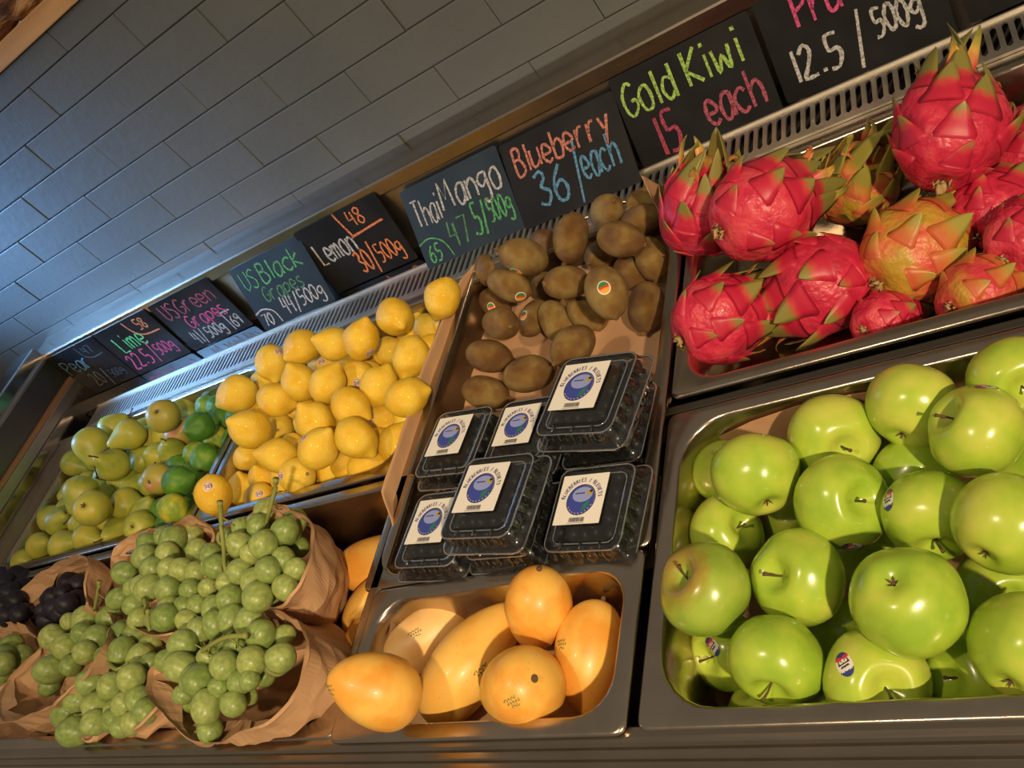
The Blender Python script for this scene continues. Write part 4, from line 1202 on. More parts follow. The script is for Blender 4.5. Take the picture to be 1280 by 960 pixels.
BAGS= {'B3': [(-1.281, 0.367, 0.055), (-1.283, 0.392, 0.05), (-1.318, 0.454, 0.0), (-1.22, 0.473, 0.0), (-1.094, 0.47, 0.03), (-0.982, 0.431, 0.065), (-0.926, 0.402, 0.075), (-0.893, 0.374, 0.08), (-0.886, 0.341, 0.08), (-0.909, 0.315, 0.07), (-0.952, 0.288, 0.06), (-1.021, 0.279, 0.045), (-1.102, 0.278, 0.03), (-1.138, 0.279, 0.03), (-1.191, 0.303, 0.045), (-1.241, 0.332, 0.055)], 'B1': [(-1.225, 0.64, 0.045), (-1.164, 0.639, 0.06), (-1.101, 0.628, 0.07), (-1.026, 0.596, 0.08), (-0.982, 0.565, 0.085), (-0.96, 0.525, 0.085), (-0.958, 0.493, 0.08), (-0.978, 0.461, 0.07), (-1.042, 0.459, 0.05), (-1.203, 0.515, 0.0), (-1.301, 0.551, 0.0), (-1.344, 0.622, 0.01), (-1.318, 0.652, 0.02)], 'B2': [(-1.656, 0.693, 0.02), (-1.566, 0.687, 0.03), (-1.464, 0.667, 0.045), (-1.371, 0.663, 0.065), (-1.309, 0.638, 0.07), (-1.26, 0.604, 0.07), (-1.239, 0.556, 0.065), (-1.251, 0.526, 0.05), (-1.309, 0.498, 0.0), (-1.264, 0.441, 0.05), (-1.365, 0.452, 0.05), (-1.609, 0.551, -0.01), (-1.719, 0.664, 0.0)], 'B7': [(-1.979, 0.546, 0.01), (-2.0, 0.595, 0.02), (-1.965, 0.631, 0.03), (-1.853, 0.652, 0.045), (-1.76, 0.654, 0.055), (-1.685, 0.629, 0.055), (-1.67, 0.591, 0.05), (-1.66, 0.557, 0.04), (-1.651, 0.536, 0.03), (-1.812, 0.547, -0.02), (-1.928, 0.533, -0.03)], 'B5': [(-1.788, 0.349, 0.03), (-1.696, 0.323, 0.035), (-1.57, 0.335, 0.05), (-1.486, 0.359, 0.06), (-1.439, 0.397, 0.065), (-1.457, 0.451, 0.055), (-1.626, 0.54, 0.0), (-1.788, 0.562, -0.01), (-1.817, 0.493, 0.0), (-1.846, 0.445, 0.005), (-1.857, 0.409, 0.01)], 'B6': [(-2.291, 0.543, 0.0), (-2.137, 0.555, 0.005), (-2.033, 0.553, 0.01), (-1.944, 0.543, 0.01), (-1.863, 0.514, 0.01), (-1.809, 0.478, 0.005), (-1.843, 0.442, 0.005), (-1.877, 0.409, 0.005), (-1.952, 0.379, 0.0), (-2.131, 0.421, 0.0)], 'B4': [(-1.549, 0.323, 0.012), (-1.433, 0.291, 0.02), (-1.408, 0.301, 0.03), (-1.363, 0.303, 0.035), (-1.327, 0.293, 0.03), (-1.272, 0.299, 0.04), (-1.244, 0.324, 0.04), (-1.272, 0.357, 0.02), (-1.437, 0.448, -0.02), (-1.6, 0.491, -0.02), (-1.675, 0.45, -0.02), (-1.641, 0.38, 0.0)]}
NOUN = dict(app='apple', lem='lemon', kiw='kiwi', pea='pear', lim='lime', man='mango', dra='dragon fruit')
GRP = dict(app='green apples in the deep pan', lem='lemons in the heap', kiw='kiwis in the paper-lined pan', pea='pears in the long pan', lim='limes beside the pears', man='mangoes', dra='dragon fruits in the pan')
stick = {}
for ln in STICK.strip().splitlines():
    a = ln.split(); stick[a[0]] = tuple(float(v) for v in a[1:])
FLIP = {'A12', 'L1', 'L32', 'L26'}
cnt = 0
for ln in FRUIT.strip().splitlines():
    a = ln.split(); idn, kind = a[0], a[1]; x, y, z, r, ax, ay, az = map(float, a[2:]); cnt += 1
    axis = Vector((ax, ay, az)); 
    if idn in FLIP: axis = -axis
    rnd = random.Random(cnt*7)
    mat = SHAPE[kind][2]
    if idn == 'A10': mat = 'apple_skin_blushed'
    if idn in ('M4', 'M7', 'M9'): mat = 'lime_skin_ripening'
    if idn in ('P3', 'P10', 'P11'): mat = 'pear_skin_blushed'
    if idn == 'G2': mat = 'mango_skin_pale'
    if idn in ('D3', 'D10', 'D6'): mat = 'dragon_skin_yellowing'
    k = cnt % 4
    me, bvh = variant(kind, mat, k)
    o = obj(SHAPE[kind][1], me, None, (x, y, z)); q = frame(axis, rnd.uniform(0, 6.28))
    o.rotation_mode = 'QUATERNION'; o.rotation_quaternion = q; zs = {'G1': .84, 'G2': 1.22, 'G3': 1.27, 'G4': .92, 'G5': .8, 'G6': 1.10}.get(idn, 1); o.scale = (r, r, r*zs)
    if idn == 'D4': LFS[cnt] = 1.5
    if idn == 'f': tag(o, '%s buried in the bottom layer, only glimpsed between the others' % ('green '+NOUN[kind] if kind == 'app' else NOUN[kind]), NOUN[kind], 'buried %s' % (NOUN[kind]+('es' if kind == 'man' else 's')))
    else: tag(o, LAB[idn], NOUN[kind], GRP[kind])
    if kind == 'app': obj('stem', PART['apple_stem'][cnt % 3], o); obj('calyx', PART['apple_calyx'][0], o)
    if kind == 'pea': obj('stem', PART['pear_stem'][cnt % 3], o); obj('calyx', PART['pear_calyx'][0], o)
    if kind == 'lem': obj('stem_scar', PART['lemon_scar'][0], o)
    if kind == 'kiw': obj('nub', PART['kiwi_nub'][cnt % 2], o)
    if kind == 'man': obj('stem_scar', PART['mango_scar'][0], o)
    if kind == 'dra': dress_dragon(o, bvh, cnt, 'yel' if idn in ('D3', 'D10', 'D6') else 'red')
    if idn in stick:
        if kind == 'lem': sticker(o, bvh, q, stick[idn], .27, .27, 'lemon', .3)
        elif kind == 'kiw': sticker(o, bvh, q, stick[idn], .30, .34, 'kiwi', .1)
        elif kind == 'app': sticker(o, bvh, q, stick[idn], .17, .25, 'apple', -.4)
        else: squiggle(o, bvh, q, stick[idn], .23, 'ink_green')
# ------------------------------------------------------------------ grape bunches
BL = dict(B1=('bunch of green grapes with a tall woody stem in the upper right paper bag', 'green'), B2=('bunch of green grapes spilling from the bag below the lemons', 'green'),
          B3=('bunch of pale green grapes in the front right paper bag', 'green'), B4=('bunch of green grapes hanging over the front rim of the pan', 'green'),
          B5=('bunch of green grapes in the wide open paper bag at the left', 'green'), B6=('bunch of green grapes cut off at the left edge of the picture', 'green'),
          B7=('bunch of black grapes inside a brown paper bag', 'black'), B8=('bunch of black grapes at the left edge below the pears', 'black'))
gv = {}
for c in ('green', 'black'):
    gv[c] = []
    for s in range(4):
        P = [(math.sin(math.pi*i/12) if 0 < i < 12 else 0, math.cos(math.pi*i/12)*(1.08+.05*s)-.05*math.exp(-(i/1.2)**2)) for i in range(13)]
        gv[c].append(mesh('grape', *lathe(P, 18, wob(s+1, .06, 1.2)), 'grape_skin' if c == 'green' else 'black_grape_skin', True))
bn = {}
for ln in GRAPES.strip().splitlines():
    a = ln.split(); bn.setdefault(a[0], []).append(tuple(float(v) for v in a[1:]))
for b_, gl_ in bn.items():
    c = sum((Vector(g[:3]) for g in gl_), Vector())/len(gl_); core = c-Vector((0, 0, .012))
    root = thing('grape_bunch', (c.x, c.y, c.z-.05)); tag(root, BL[b_][0], 'grapes', 'grape bunches in paper bags'); L0 = Vector(root.location)
    stalks = []
    for i, g in enumerate(gl_):
        p = Vector(g[:3]); d = (p-core); d = d.normalized() if d.length else Vector((0, 0, 1)); rnd = random.Random(i*3+len(b_))
        tv = (d+Vector((rnd.uniform(-.5, .5), rnd.uniform(-.5, .5), rnd.uniform(-.5, .5)))).normalized()
        o = obj('grape', gv[BL[b_][1]][i % 4], root, p-L0); o.rotation_mode = 'QUATERNION'; o.rotation_quaternion = frame(tv, rnd.uniform(0, 6)); s = g[3]*1.10; o.scale = (s, s, s)
        if i % 2 == 0:
            e = p-tv*g[3]*.95; mid = (e+core)/2+Vector((rnd.uniform(-.01, .01), rnd.uniform(-.01, .01), .008)); stalks.append(tube([x_-L0 for x_ in smooth_pts([core, mid, e], 3)], .0013, 5))
    for sb, pts in STEMS:
        if sb == b_:
            P = smooth_pts(pts, 4); n_ = len(P); obj('stem', mesh('stem', *tube([p-L0 for p in P], [.0040-.0014*i/n_+(.0012 if i == 0 else 0) for i in range(n_)], 8), 'stem_green', True), root)
            for i in range(2, n_-1, 2):
                d = Vector((math.sin(i*2.1), math.cos(i*2.1)*.8, -.5)); stalks.append(tube([x_-L0 for x_ in (P[i], P[i]+d*.012, P[i]+d*.022+Vector((0, 0, -.006)))], [.0018, .0012, .0009], 5))
    V, F = join(stalks); obj('stalk', mesh('stalk', V, F, 'stalk_tan' if b_ != 'B3' else 'stem_green', True), root)
# ------------------------------------------------------------------ paper bags
def crumple(p, amp, fr, seed):
    o_ = Vector((seed*3.7, seed*1.3, seed*5.1)); q = p*fr+o_
    n_ = noise.noise_vector(q)+.5*noise.noise_vector(q*2.3)
    rd = 1-abs(noise.noise(q*1.4))*2
    return n_*amp+Vector((0, 0, 1))*rd*amp*.5
def bag(key, label, base, br_, cuff=.030, amp=.0085, flr=-.125):
    rim = BAGS[key]; n0 = len(rim); R_ = []
    ext = rim+rim[:1]
    for i in range(n0):
        a, b_, c_, d_ = (Vector(rim[(i+k) % n0]) for k in (-1, 0, 1, 2))
        for s in range(6):
            t_ = s/6; R_.append(.5*((2*b_)+(c_-a)*t_+(2*a-5*b_+4*c_-d_)*t_*t_+(3*b_-a-3*c_+d_)*t_**3))
    n = len(R_); ce = sum(R_, Vector())/n; base = Vector((*base, flr)); V = []
    rows = [('c', 1.0), ('c', .75), ('c', .45), ('c', .2), ('r', 0)]+[('b', s/16) for s in range(1, 17)]
    for kind, s in rows:
        for i, p in enumerate(R_):
            out = Vector((p.x-ce.x, p.y-ce.y, 0)); out = out.normalized() if out.length else Vector((1, 0, 0))
            dr = (base-p); dr.z = min(dr.z, -.03); dn = dr.normalized()
            w_ = .5+.5*math.sin(i*.31+len(key)+ce.x*9)
            if kind == 'c': q = p+dn*cuff*(.5+w_)*s+out*(.004+.004*s)
            elif kind == 'r': q = p+Vector((0, 0, .0015))
            else:
                bp = base+out*br_; e = s**1.15; q = p.lerp(bp, e)+out*.016*math.sin(math.pi*s)-out*.003
                q.z = p.z+(flr-p.z)*s**.8
            cr = crumple(q, amp*(1.0 if kind == 'b' else .6), 17, ce.x*3+ce.y*5+(0 if kind == 'b' else .05)); q = q+cr
            q.z = max(q.z, flr-.002)
            if q.z < .006:
                q.y = min(max(q.y, .318), .668); q.x = max(q.x, -2.25)
            else: q.z = max(q.z, .006)
            V.append(q)
    F = []
    for j in range(len(rows)-1):
        for i in range(n): F.append((j*n+i, j*n+(i+1) % n, (j+1)*n+(i+1) % n, (j+1)*n+i))
    F.append(tuple((len(rows)-1)*n+i for i in range(n)))
    o = obj('paper_bag', mesh('paper_bag', V, F, 'kraft_paper', False)); tag(o, label, 'paper bag', 'brown paper bags of grapes')
    me = o.data; me.polygons.foreach_set('use_smooth', [False]*len(me.polygons)); return o
bag('B3', 'brown paper bag at the front right, opening wide around pale grapes', (-1.09, .41), .085)
bag('B1', 'brown paper bag at the upper right of the grape pan, next to the mangoes', (-1.19, .56), .085)
bag('B2', 'brown paper bag directly in front of the lemon pan', (-1.46, .58), .09, .018)
bag('B7', 'brown paper bag wrapped around black grapes', (-1.86, .60), .07, .030)
bag('B5', 'wide open brown paper bag at the left holding a few green grapes', (-1.68, .45), .09, .030)
bag('B6', 'brown paper bag cut off at the left edge of the picture', (-1.93, .42), .08, .022)
bag('B4', 'crumpled brown paper bag under the grapes hanging over the rim', (-1.38, .40), .085, .018)
# ------------------------------------------------------------------ liner papers
def sheet(label, rows_fn, vs, mat, amp, fr, seed, group=None):
    V = []; F = []; n = None
    for v in vs:
        pr = rows_fn(v); pts = smooth_pts(pr, 5) if len(pr) > 2 else [Vector(p) for p in pr]
        n = len(pts)
        for p in pts: V.append(p+crumple(p, amp, fr, seed))
    for j in range(len(vs)-1):
        for i in range(n-1): F.append((j*n+i, j*n+i+1, (j+1)*n+i+1, (j+1)*n+i))
    o = obj('liner_paper', mesh('liner_paper', V, F, mat, True)); tag(o, label, 'paper'); s = o.modifiers.new('thickness', 'SOLIDIFY'); s.thickness = .0006; return o
def interp(v, tb):
    for (a, fa), (b_, fb) in zip(tb, tb[1:]):
        if v <= b_: return fa+(fb-fa)*max(0, (v-a))/(b_-a)
    return tb[-1][1]
def kiwi_row(y):
    zl = interp(y, [(.50, -.064), (.54, -.055), (.575, -.015), (.64, .026), (.90, .028), (1.10, .016), (1.165, .0)])
    xl = interp(zl, [(-.07, -.897), (0, -.905), (.03, -.925)])
    zr = interp(y, [(.50, -.062), (.58, -.04), (.78, -.022), (.90, -.018), (1.00, .0), (1.04, .04), (1.07, .095), (1.095, .045), (1.13, .0), (1.17, -.02)])
    xr = interp(zr, [(-.07, -.497), (0, -.489), (.1, -.494)])
    zb = -.071
    return [(xl, y, zl), (xl+.004, y, (zl*.5+zb*.5)), (-.893, y, zb+.006), (-.87, y, zb+.001), (-.78, y, zb), (-.69, y, zb+.001), (-.60, y, zb), (-.53, y, zb+.001), (-.502, y, zb+.008), (xr-.003, y, zb*.4+zr*.6), (xr, y, zr)]
sheet('large sheet of brown paper lining the kiwi and blueberry pan', kiwi_row, [.505+i*.0125 for i in range(54)], 'liner_paper', .0022, 13, 2)
def mango_row(y):
    k = (y-.31)/.155
    return [(-.862, y, -.05+.035*k+.008*math.sin(k*9)), (-.852, y, -.068), (-.835, y, -.079), (-.76, y, -.079+.012*k*k), (-.68, y, -.079+.02*k*k), (-.60, y, -.079+.012*k*k), (-.54, y, -.078), (-.512, y, -.06+.02*k), (-.500, y, -.055+.055*k*k+.008*math.sin(k*13))]
sheet('crumpled brown paper lining the small mango pan', mango_row, [.312+i*.0074 for i in range(22)], 'kraft_paper', .004, 22, 5)
def apple_row(y):
    k = (y-.32)/.32; zl = interp(k, [(0, -.06), (.12, -.085), (.3, -.128), (.6, -.128), (.78, -.075), (.93, -.022), (1, -.03)])
    return [(-.437+.02*0, y, zl), (-.430, y, (zl-.13)/2), (-.412, y, -.142), (-.36, y, -.1445+.0*k), (-.25, y, -.1445), (-.12, y, -.1445), (.02, y, -.1445)]
sheet('brown paper lining the bottom and left wall of the apple pan', apple_row, [.322+i*.0105 for i in range(31)], 'liner_paper', .0025, 16, 8)
V = [(-.415, .648, -.03), (-.36, .6505, -.016), (-.30, .651, -.008), (-.24, .652, -.012), (-.18, .652, -.02), (-.405, .640, -.13), (-.36, .641, -.13), (-.30, .642, -.13), (-.24, .642, -.13), (-.18, .642, -.13)]
o = obj('liner_paper', mesh('liner_paper', V, [(i, i+1, i+6, i+5) for i in range(4)], 'liner_paper')); tag(o, 'edge of brown paper standing against the back wall behind the apples', 'paper'); s = o.modifiers.new('thickness', 'SOLIDIFY'); s.thickness = .0008
# ------------------------------------------------------------------ stroke lettering
GL = {}
def G_(ch, s): GL[ch] = [[(int(p[0]), {'A': -1, 'B': -2, 'C': -3}.get(p[1]) if p[1] in 'ABC' else int(p[1])) for p in st.split()] for st in s.split('|')]
for ch, s in {'P': '00 09|09 39 58 56 35 04', 'e': '13 43 54 36 16 03 11 30 51', 'a': '56 26 03 10 30 53|56 50', 'r': '06 00|03 26 46', '2': '07 29 48 46 23 00 50', '0': '29 06 03 20 41 55 48 29',
              '/': '59 1A', '5': '59 19 15 45 53 30 00', 'g': '56 26 04 22 54|56 5A 3C 0B', '4': '19 04 54|48 40', '7': '09 59 20', 'L': '09 00 50', 'i': '16 10|18 19', 'm': '06 00|04 26 34 30|34 56 64 60',
              '8': '48 29 07 43 41 20 02 47 48', 'U': '09 02 20 52 59', 'S': '58 39 07 44 41 20 01', 'G': '58 39 06 02 20 52 54 34', 'n': '06 00|04 36 54 50', 'p': '06 0C|05 36 54 31 01', 's': '46 16 14 42 30 00',
              '1': '29 20', '6': '49 16 03 10 40 53 35 03', '9': '58 39 07 25 57 58 40', 'B': '09 00 40 52 35 05|09 39 47 35', 'l': '19 10', 'c': '55 36 04 11 30 51', 'k': '09 00|46 03 50', '3': '08 39 47 25 53 30 01',
              'o': '26 04 10 40 53 46 26', 'T': '09 69|39 30', 'h': '09 00|04 36 54 50', 'M': '00 19 33 69 70', 'K': '09 00|59 04 50', 'w': '06 10 34 50 66', 'd': '59 50|55 26 03 20 52', 'u': '06 01 20 52|56 50',
              'b': '09 00|04 36 54 40 00', 'y': '06 22|56 1C', '.': '10 11', 'E': '50 00 09 59|05 45', 'R': '00 09 39 47 35 05|35 50', 'I': '10 19', 't': '29 20 40|06 46'}.items(): G_(ch, s)
STRAIGHT = set('EILTMK/147klU')
def adv(ch): return {'i': .32, 'l': .32, '1': .45, '.': .32, '/': .75, 'I': .32, ' ': .55, 'M': .95, 'm': .85, 'w': .85, 'T': .8}.get(ch, .68)
def text(s, u0, u1, v, h, wd, z, slope=0.0, slant=0.0, rnd=.25):
    """strokes in board units (metres): from u0 to u1 along x, baseline v, height h"""
    tot = sum(adv(c) for c in s); k = (u1-u0)/tot; parts = []; x = u0
    for c in s:
        if c != ' ':
            jx, jy = random.uniform(-.02, .02)*h, random.uniform(-.03, .03)*h
            for st in GL[c]:
                pts = [Vector((x+px*.1*k+jx+slant*py*.111*h, v+py*.111*h+jy+slope*(x-u0), 0)) for px, py in st]
                if c not in STRAIGHT: pts = smooth_pts(pts, 4)
                V, F = ribbon([Vector((p.x, p.y)) for p in pts], wd, rnd); parts.append(([(a.x, a.y, z) for a in V], F))
        x += adv(c)*k
    return parts
def stroke(pts, wd, z, sm_=True):
    P = [Vector((a, b_, 0)) for a, b_ in pts]; P = smooth_pts(P, 5) if sm_ else P
    V, F = ribbon([Vector((p.x, p.y)) for p in P], wd, .15); return [([(a.x, a.y, z) for a in V], F)]
# ------------------------------------------------------------------ price boards
BW, BH, BT = .243, .158, .003
def board(label, bl, br, top_y, topz, texts, blue=False, hh=BH):
    bl = Vector(bl); br = Vector(br); xa = (br-bl).normalized(); w_ = (br-bl).length
    up_ = Vector((0, top_y-(bl.y+br.y)/2, 0)); L = hh; up_.z = math.sqrt(max(L*L-up_.y**2, .001)); up_ = (up_-xa*up_.dot(xa)).normalized(); nz = xa.cross(up_)
    M = Matrix((xa, up_, nz)).transposed().to_4x4(); M.translation = bl+nz*.001
    pts = rrect(0, w_, 0, hh, .005, 0, 3); n = len(pts); V = [Vector(p)+Vector((0, 0, -BT)) for p in pts]+[Vector(p) for p in pts]
    F = [tuple(range(n))[::-1], tuple(range(n, 2*n))]+[(i, (i+1) % n, (i+1) % n+n, i+n) for i in range(n)]
    o = obj('chalk_sign', mesh('chalk_sign', V, F, 'chalkboard_daylit' if blue else 'chalkboard')); o.matrix_world = M; tag(o, label, 'sign', 'chalk price signs')
    for nm, mat, spec in texts:
        parts = []
        for t_ in spec:
            if t_[0] == 't': _, s_, u0, u1, v, h, wd = t_[:7]; parts += text(s_, u0*w_, u1*w_, v*hh, h*hh, wd, .0005, *(t_[7:]))
            else: parts += stroke([(a*w_, b_*hh) for a, b_ in t_[1]], t_[2], .0005)
        V, F = join(parts); c = obj(nm, mesh(nm, V, F, mat), o)
    return o
W1, W2, W3 = .0038, .0048, .0030
board('leftmost black chalk sign reading Pear 20/500g in pale blue and grey', (-2.36, 1.288, .001), (-2.125, 1.288, .001), 1.297, 0, [
    ('lettering', 'chalk_pale_blue', [('t', 'Pear', .10, .60, .52, .30, W1)]), ('price_lettering', 'chalk_grey', [('t', '20', .30, .52, .14, .28, W1), ('t', '/', .54, .64, .06, .36, W1)]),
    ('small_lettering', 'chalk_dim', [('t', '500g', .66, .92, .16, .16, W3), ('t', '47', .66, .84, .74, .17, W3), ('s', [(.58, .96), (.60, .75), (.70, .66), (.90, .66)], W3)])])
board('black chalk sign reading Lime 22.5/500g in green and pink', (-2.118, 1.286, .001), (-1.882, 1.286, .001), 1.297, 0, [
    ('lettering', 'chalk_bright_green', [('t', 'Lime', .18, .66, .48, .32, W2)]), ('price_lettering', 'chalk_pink', [('t', '22.5', .08, .47, .12, .30, W2), ('t', '/', .50, .60, .10, .42, W2), ('t', '500g', .60, .92, .18, .22, W1)]),
    ('small_lettering', 'chalk_orange', [('t', '58', .70, .88, .72, .20, W1), ('s', [(.54, .97), (.58, .74), (.70, .62), (.94, .60)], W2)])])
board('black chalk sign reading US Green Grapes in red, price 41/500g in white', (-1.865, 1.284, .001), (-1.628, 1.284, .001), 1.297, 0, [
    ('lettering', 'chalk_rose', [('t', 'US', .10, .32, .62, .30, W1), ('t', 'Green', .34, .92, .64, .28, W1)]), ('lettering', 'chalk_pink', [('t', 'Grapes', .28, .90, .36, .24, W1)]),
    ('price_lettering', 'chalk_white', [('t', '41/', .16, .36, .06, .27, W1), ('t', '500g', .38, .68, .10, .20, W1), ('t', '69', .80, .94, .10, .20, W1), ('s', [(.90, .40), (.76, .40), (.76, .38), (.76, .05)], W1)])])
board('black chalk sign tinted bluish by daylight, reading US Black Grapes in green', (-1.556, 1.236, .001), (-1.318, 1.236, .001), 1.297, 0, [
    ('lettering', 'chalk_green', [('t', 'US', .08, .30, .62, .28, W1), ('t', 'Black', .34, .92, .63, .28, W2)]), ('lettering', 'chalk_dull_green', [('t', 'Grapes', .24, .80, .36, .22, W1)]),
    ('price_lettering', 'chalk_white', [('t', '44/', .38, .62, .08, .28, W1), ('t', '500g', .62, .95, .12, .22, W1), ('t', '70', .06, .20, .05, .18, W1), ('s', [(.0, .26), (.12, .30), (.24, .22), (.28, .03)], W1)])], True)
board('black chalk sign reading Lemon in white with orange 30/500g', (-1.326, 1.260, .001), (-1.084, 1.260, .001), 1.297, 0, [
    ('lettering', 'chalk_white', [('t', 'Lemon', .09, .54, .44, .31, W2)]), ('price_lettering', 'chalk_orange', [('t', '30', .42, .58, .12, .30, W2), ('t', '/', .58, .66, .08, .42, W2), ('t', '500g', .66, .94, .15, .25, W1)]),
    ('small_lettering', 'chalk_orange', [('t', '48', .61, .80, .73, .22, W1), ('s', [(.50, .98), (.50, .97), (.55, .64), (.565, .62), (.92, .66)], W2)])])
board('dark chalk sign reading Thai Mango in white above green 47.5/500g', (-1.038, 1.205, .001), (-.800, 1.205, .001), 1.297, 0, [
    ('lettering', 'chalk_white', [('t', 'Thai', .06, .34, .50, .32, W1), ('t', 'Mango', .36, .97, .56, .34, W2)]), ('price_lettering', 'chalk_green', [('t', '.5/', .56, .74, .14, .36, W2), ('t', '500g', .74, .97, .22, .26, W1)]),
    ('price_lettering', 'chalk_dull_green', [('t', '47', .32, .54, .12, .32, W2)]), ('small_lettering', 'chalk_green', [('t', '65', .07, .20, .05, .20, W1), ('s', [(.0, .30), (.12, .34), (.24, .24), (.30, .03)], W3)])], True)
board('black chalk sign reading Blueberry in salmon above blue 36/each', (-.797, 1.196, .001), (-.558, 1.196, .001), 1.297, 0, [
    ('lettering', 'chalk_salmon', [('t', 'Blueberry', .09, .93, .60, .30, W2)]), ('price_lettering', 'chalk_blue', [('t', '36', .20, .48, .16, .38, .0058), ('t', '/', .52, .62, .10, .60, W2), ('t', 'each', .60, .92, .26, .36, W2)])])
board('black chalk sign reading Gold Kiwi in lime green above red 15 each', (-.556, 1.224, .001), (-.314, 1.224, .001), 1.297, 0, [
    ('lettering', 'chalk_lime', [('t', 'Gold', .05, .44, .56, .34, W2), ('t', 'Kiwi', .52, .92, .58, .34, .0055)]), ('price_lettering', 'chalk_red', [('t', '15', .16, .36, .06, .40, .0058)]), ('price_lettering', 'chalk_rose', [('t', 'each', .54, .95, .14, .36, .0055)])])
board('black chalk sign priced 12.5/500g in white, cut by the top of the picture', (-.308, 1.236, .001), (-.066, 1.228, .001), 1.297, 0, [
    ('lettering', 'chalk_pink', [('t', 'Pru', .22, .50, .62, .30, W2)]), ('lettering', 'chalk_orange', [('t', 'o', .66, .74, .74, .26, W1)]), ('price_lettering', 'chalk_white', [('t', '12.5', .09, .42, .15, .30, .0055), ('t', '/', .47, .58, .10, .46, W2), ('t', '500g', .60, .88, .25, .24, W2)])])
board('rightmost black chalk sign with teal figures, cut by the corner of the picture', (-.050, 1.238, .001), (.190, 1.238, .001), 1.297, 0, [
    ('price_lettering', 'chalk_teal', [('t', '47', .10, .34, .18, .34, W1), ('t', '500g', .44, .80, .20, .26, W1)])])
# ------------------------------------------------------------------ blueberry boxes
def rloop(hx, hy, r, z, n=6): return rrect(-hx, hx, -hy, hy, r, z, n)
def shell(loops, rib=0):
    V = []; n = len(loops[0])
    for li, l in enumerate(loops):
        for i, p in enumerate(l):
            V.append(p)
    F = []
    for j in range(len(loops)-1):
        for i in range(n): F.append((j*n+i, j*n+(i+1) % n, (j+1)*n+(i+1) % n, (j+1)*n+i))
    F.append(tuple((len(loops)-1)*n+i for i in range(n))); return V, F
def dense(hx, hy, r, z, rib=0):
    pts = []; base = rrect(-hx, hx, -hy, hy, r, z, 7); n = len(base)
    for i in range(n):
        a = Vector(base[i]); b_ = Vector(base[(i+1) % n]); k = max(1, int((b_-a).length/.004)) if (b_-a).length > .02 else 1
        k = 24 if k > 1 else 1
        for s in range(k): pts.append(a.lerp(b_, s/k))
    if rib:
        out = []
        for i, p in enumerate(pts):
            d = Vector((p.x, p.y, 0)).normalized(); w_ = (1 if (i//3) % 2 else 0); out.append(p-Vector((math.copysign(rib*w_, p.x) if abs(p.x) > hx-.001 else 0, math.copysign(rib*w_, p.y) if abs(p.y) > hy-.001 else 0, 0)))
        pts = out
    return [tuple(p) for p in pts]
HX, HY = .0625, .0645
base_me = mesh('base', *shell([dense(HX+.0015, HY+.0015, .014, .0245), dense(HX, HY, .014, .0235), dense(HX-.003, HY-.003, .014, .021), dense(HX-.005, HY-.005, .014, .015, .0022), dense(HX-.007, HY-.007, .013, .006, .0022), dense(HX-.009, HY-.009, .012, .0015), dense(HX-.014, HY-.014, .010, .0)]), 'clear_plastic', True)
lid_me = mesh('lid', *shell([dense(HX+.0015, HY+.0015, .014, .0250), dense(HX+.001, HY+.001, .014, .0262), dense(HX-.003, HY-.003, .014, .0275), dense(HX-.0045, HY-.0045, .014, .034, .0024), dense(HX-.006, HY-.006, .014, .0425, .0024), dense(HX-.008, HY-.008, .014, .0460), dense(HX-.0115, HY-.0115, .013, .0475), dense(HX-.015, HY-.015, .012, .0472), dense(HX-.018, HY-.018, .010, .0452), dense(HX-.026, HY-.026, .006, .0450)]), 'clear_plastic', True)
def ring_tube(hx, hy, r, z, rad):
    L = rrect(-hx, hx, -hy, hy, r, z, 6); L = [Vector(p) for p in L]; n = len(L); V = []; F = []; m_ = 6
    for i, p in enumerate(L):
        t_ = (L[(i+1) % n]-L[i-1]).normalized(); a = Vector((t_.y, -t_.x, 0)); 
        for k in range(m_): an = 2*math.pi*k/m_; V.append(p+a*math.cos(an)*rad*1.6+Vector((0, 0, math.sin(an)*rad)))
    for i in range(n):
        for k in range(m_): F.append((i*m_+k, i*m_+(k+1) % m_, ((i+1) % n)*m_+(k+1) % m_, ((i+1) % n)*m_+k))
    return V, F
def ribs():
    parts = []
    for sx in (-1, 1):
        for k in range(9):
            y = -.040+.010*k; parts.append(tube([(sx*(HX-.0045), y, .029), (sx*(HX-.0058), y, .041), (sx*(HX-.010), y, .0468)], [.0008, .0008, .0006], 5))
            x = y; parts.append(tube([(x, sx*(HY-.0045), .029), (x, sx*(HY-.0058), .041), (x, sx*(HY-.010), .0468)], [.0008, .0008, .0006], 5))
    for x in (-.030, .0, .030): parts.append(tube([(x, -HY+.009, .0482), (x*.9, -HY+.018, .0470)], .0016, 5))
    return join(parts)
edge_me = mesh('rim', *join([ring_tube(HX+.002, HY+.002, .014, .0252, .0011), ring_tube(HX-.0075, HY-.0075, .014, .0467, .0008), ring_tube(HX-.0175, HY-.0175, .011, .0458, .0008), ribs()]), 'plastic_edge', True)
berry_me = [mesh('blueberry', *lathe([(0, .86), (.2, .84), (.30, .97), (.42, .90), (.7, .66), (.93, .3), (1, 0), (.92, -.4), (.7, -.72), (.36, -.93), (0, -.98)], 12, wob(s, .06, 1)), 'blueberry_skin', True) for s in (1, 2, 3)]
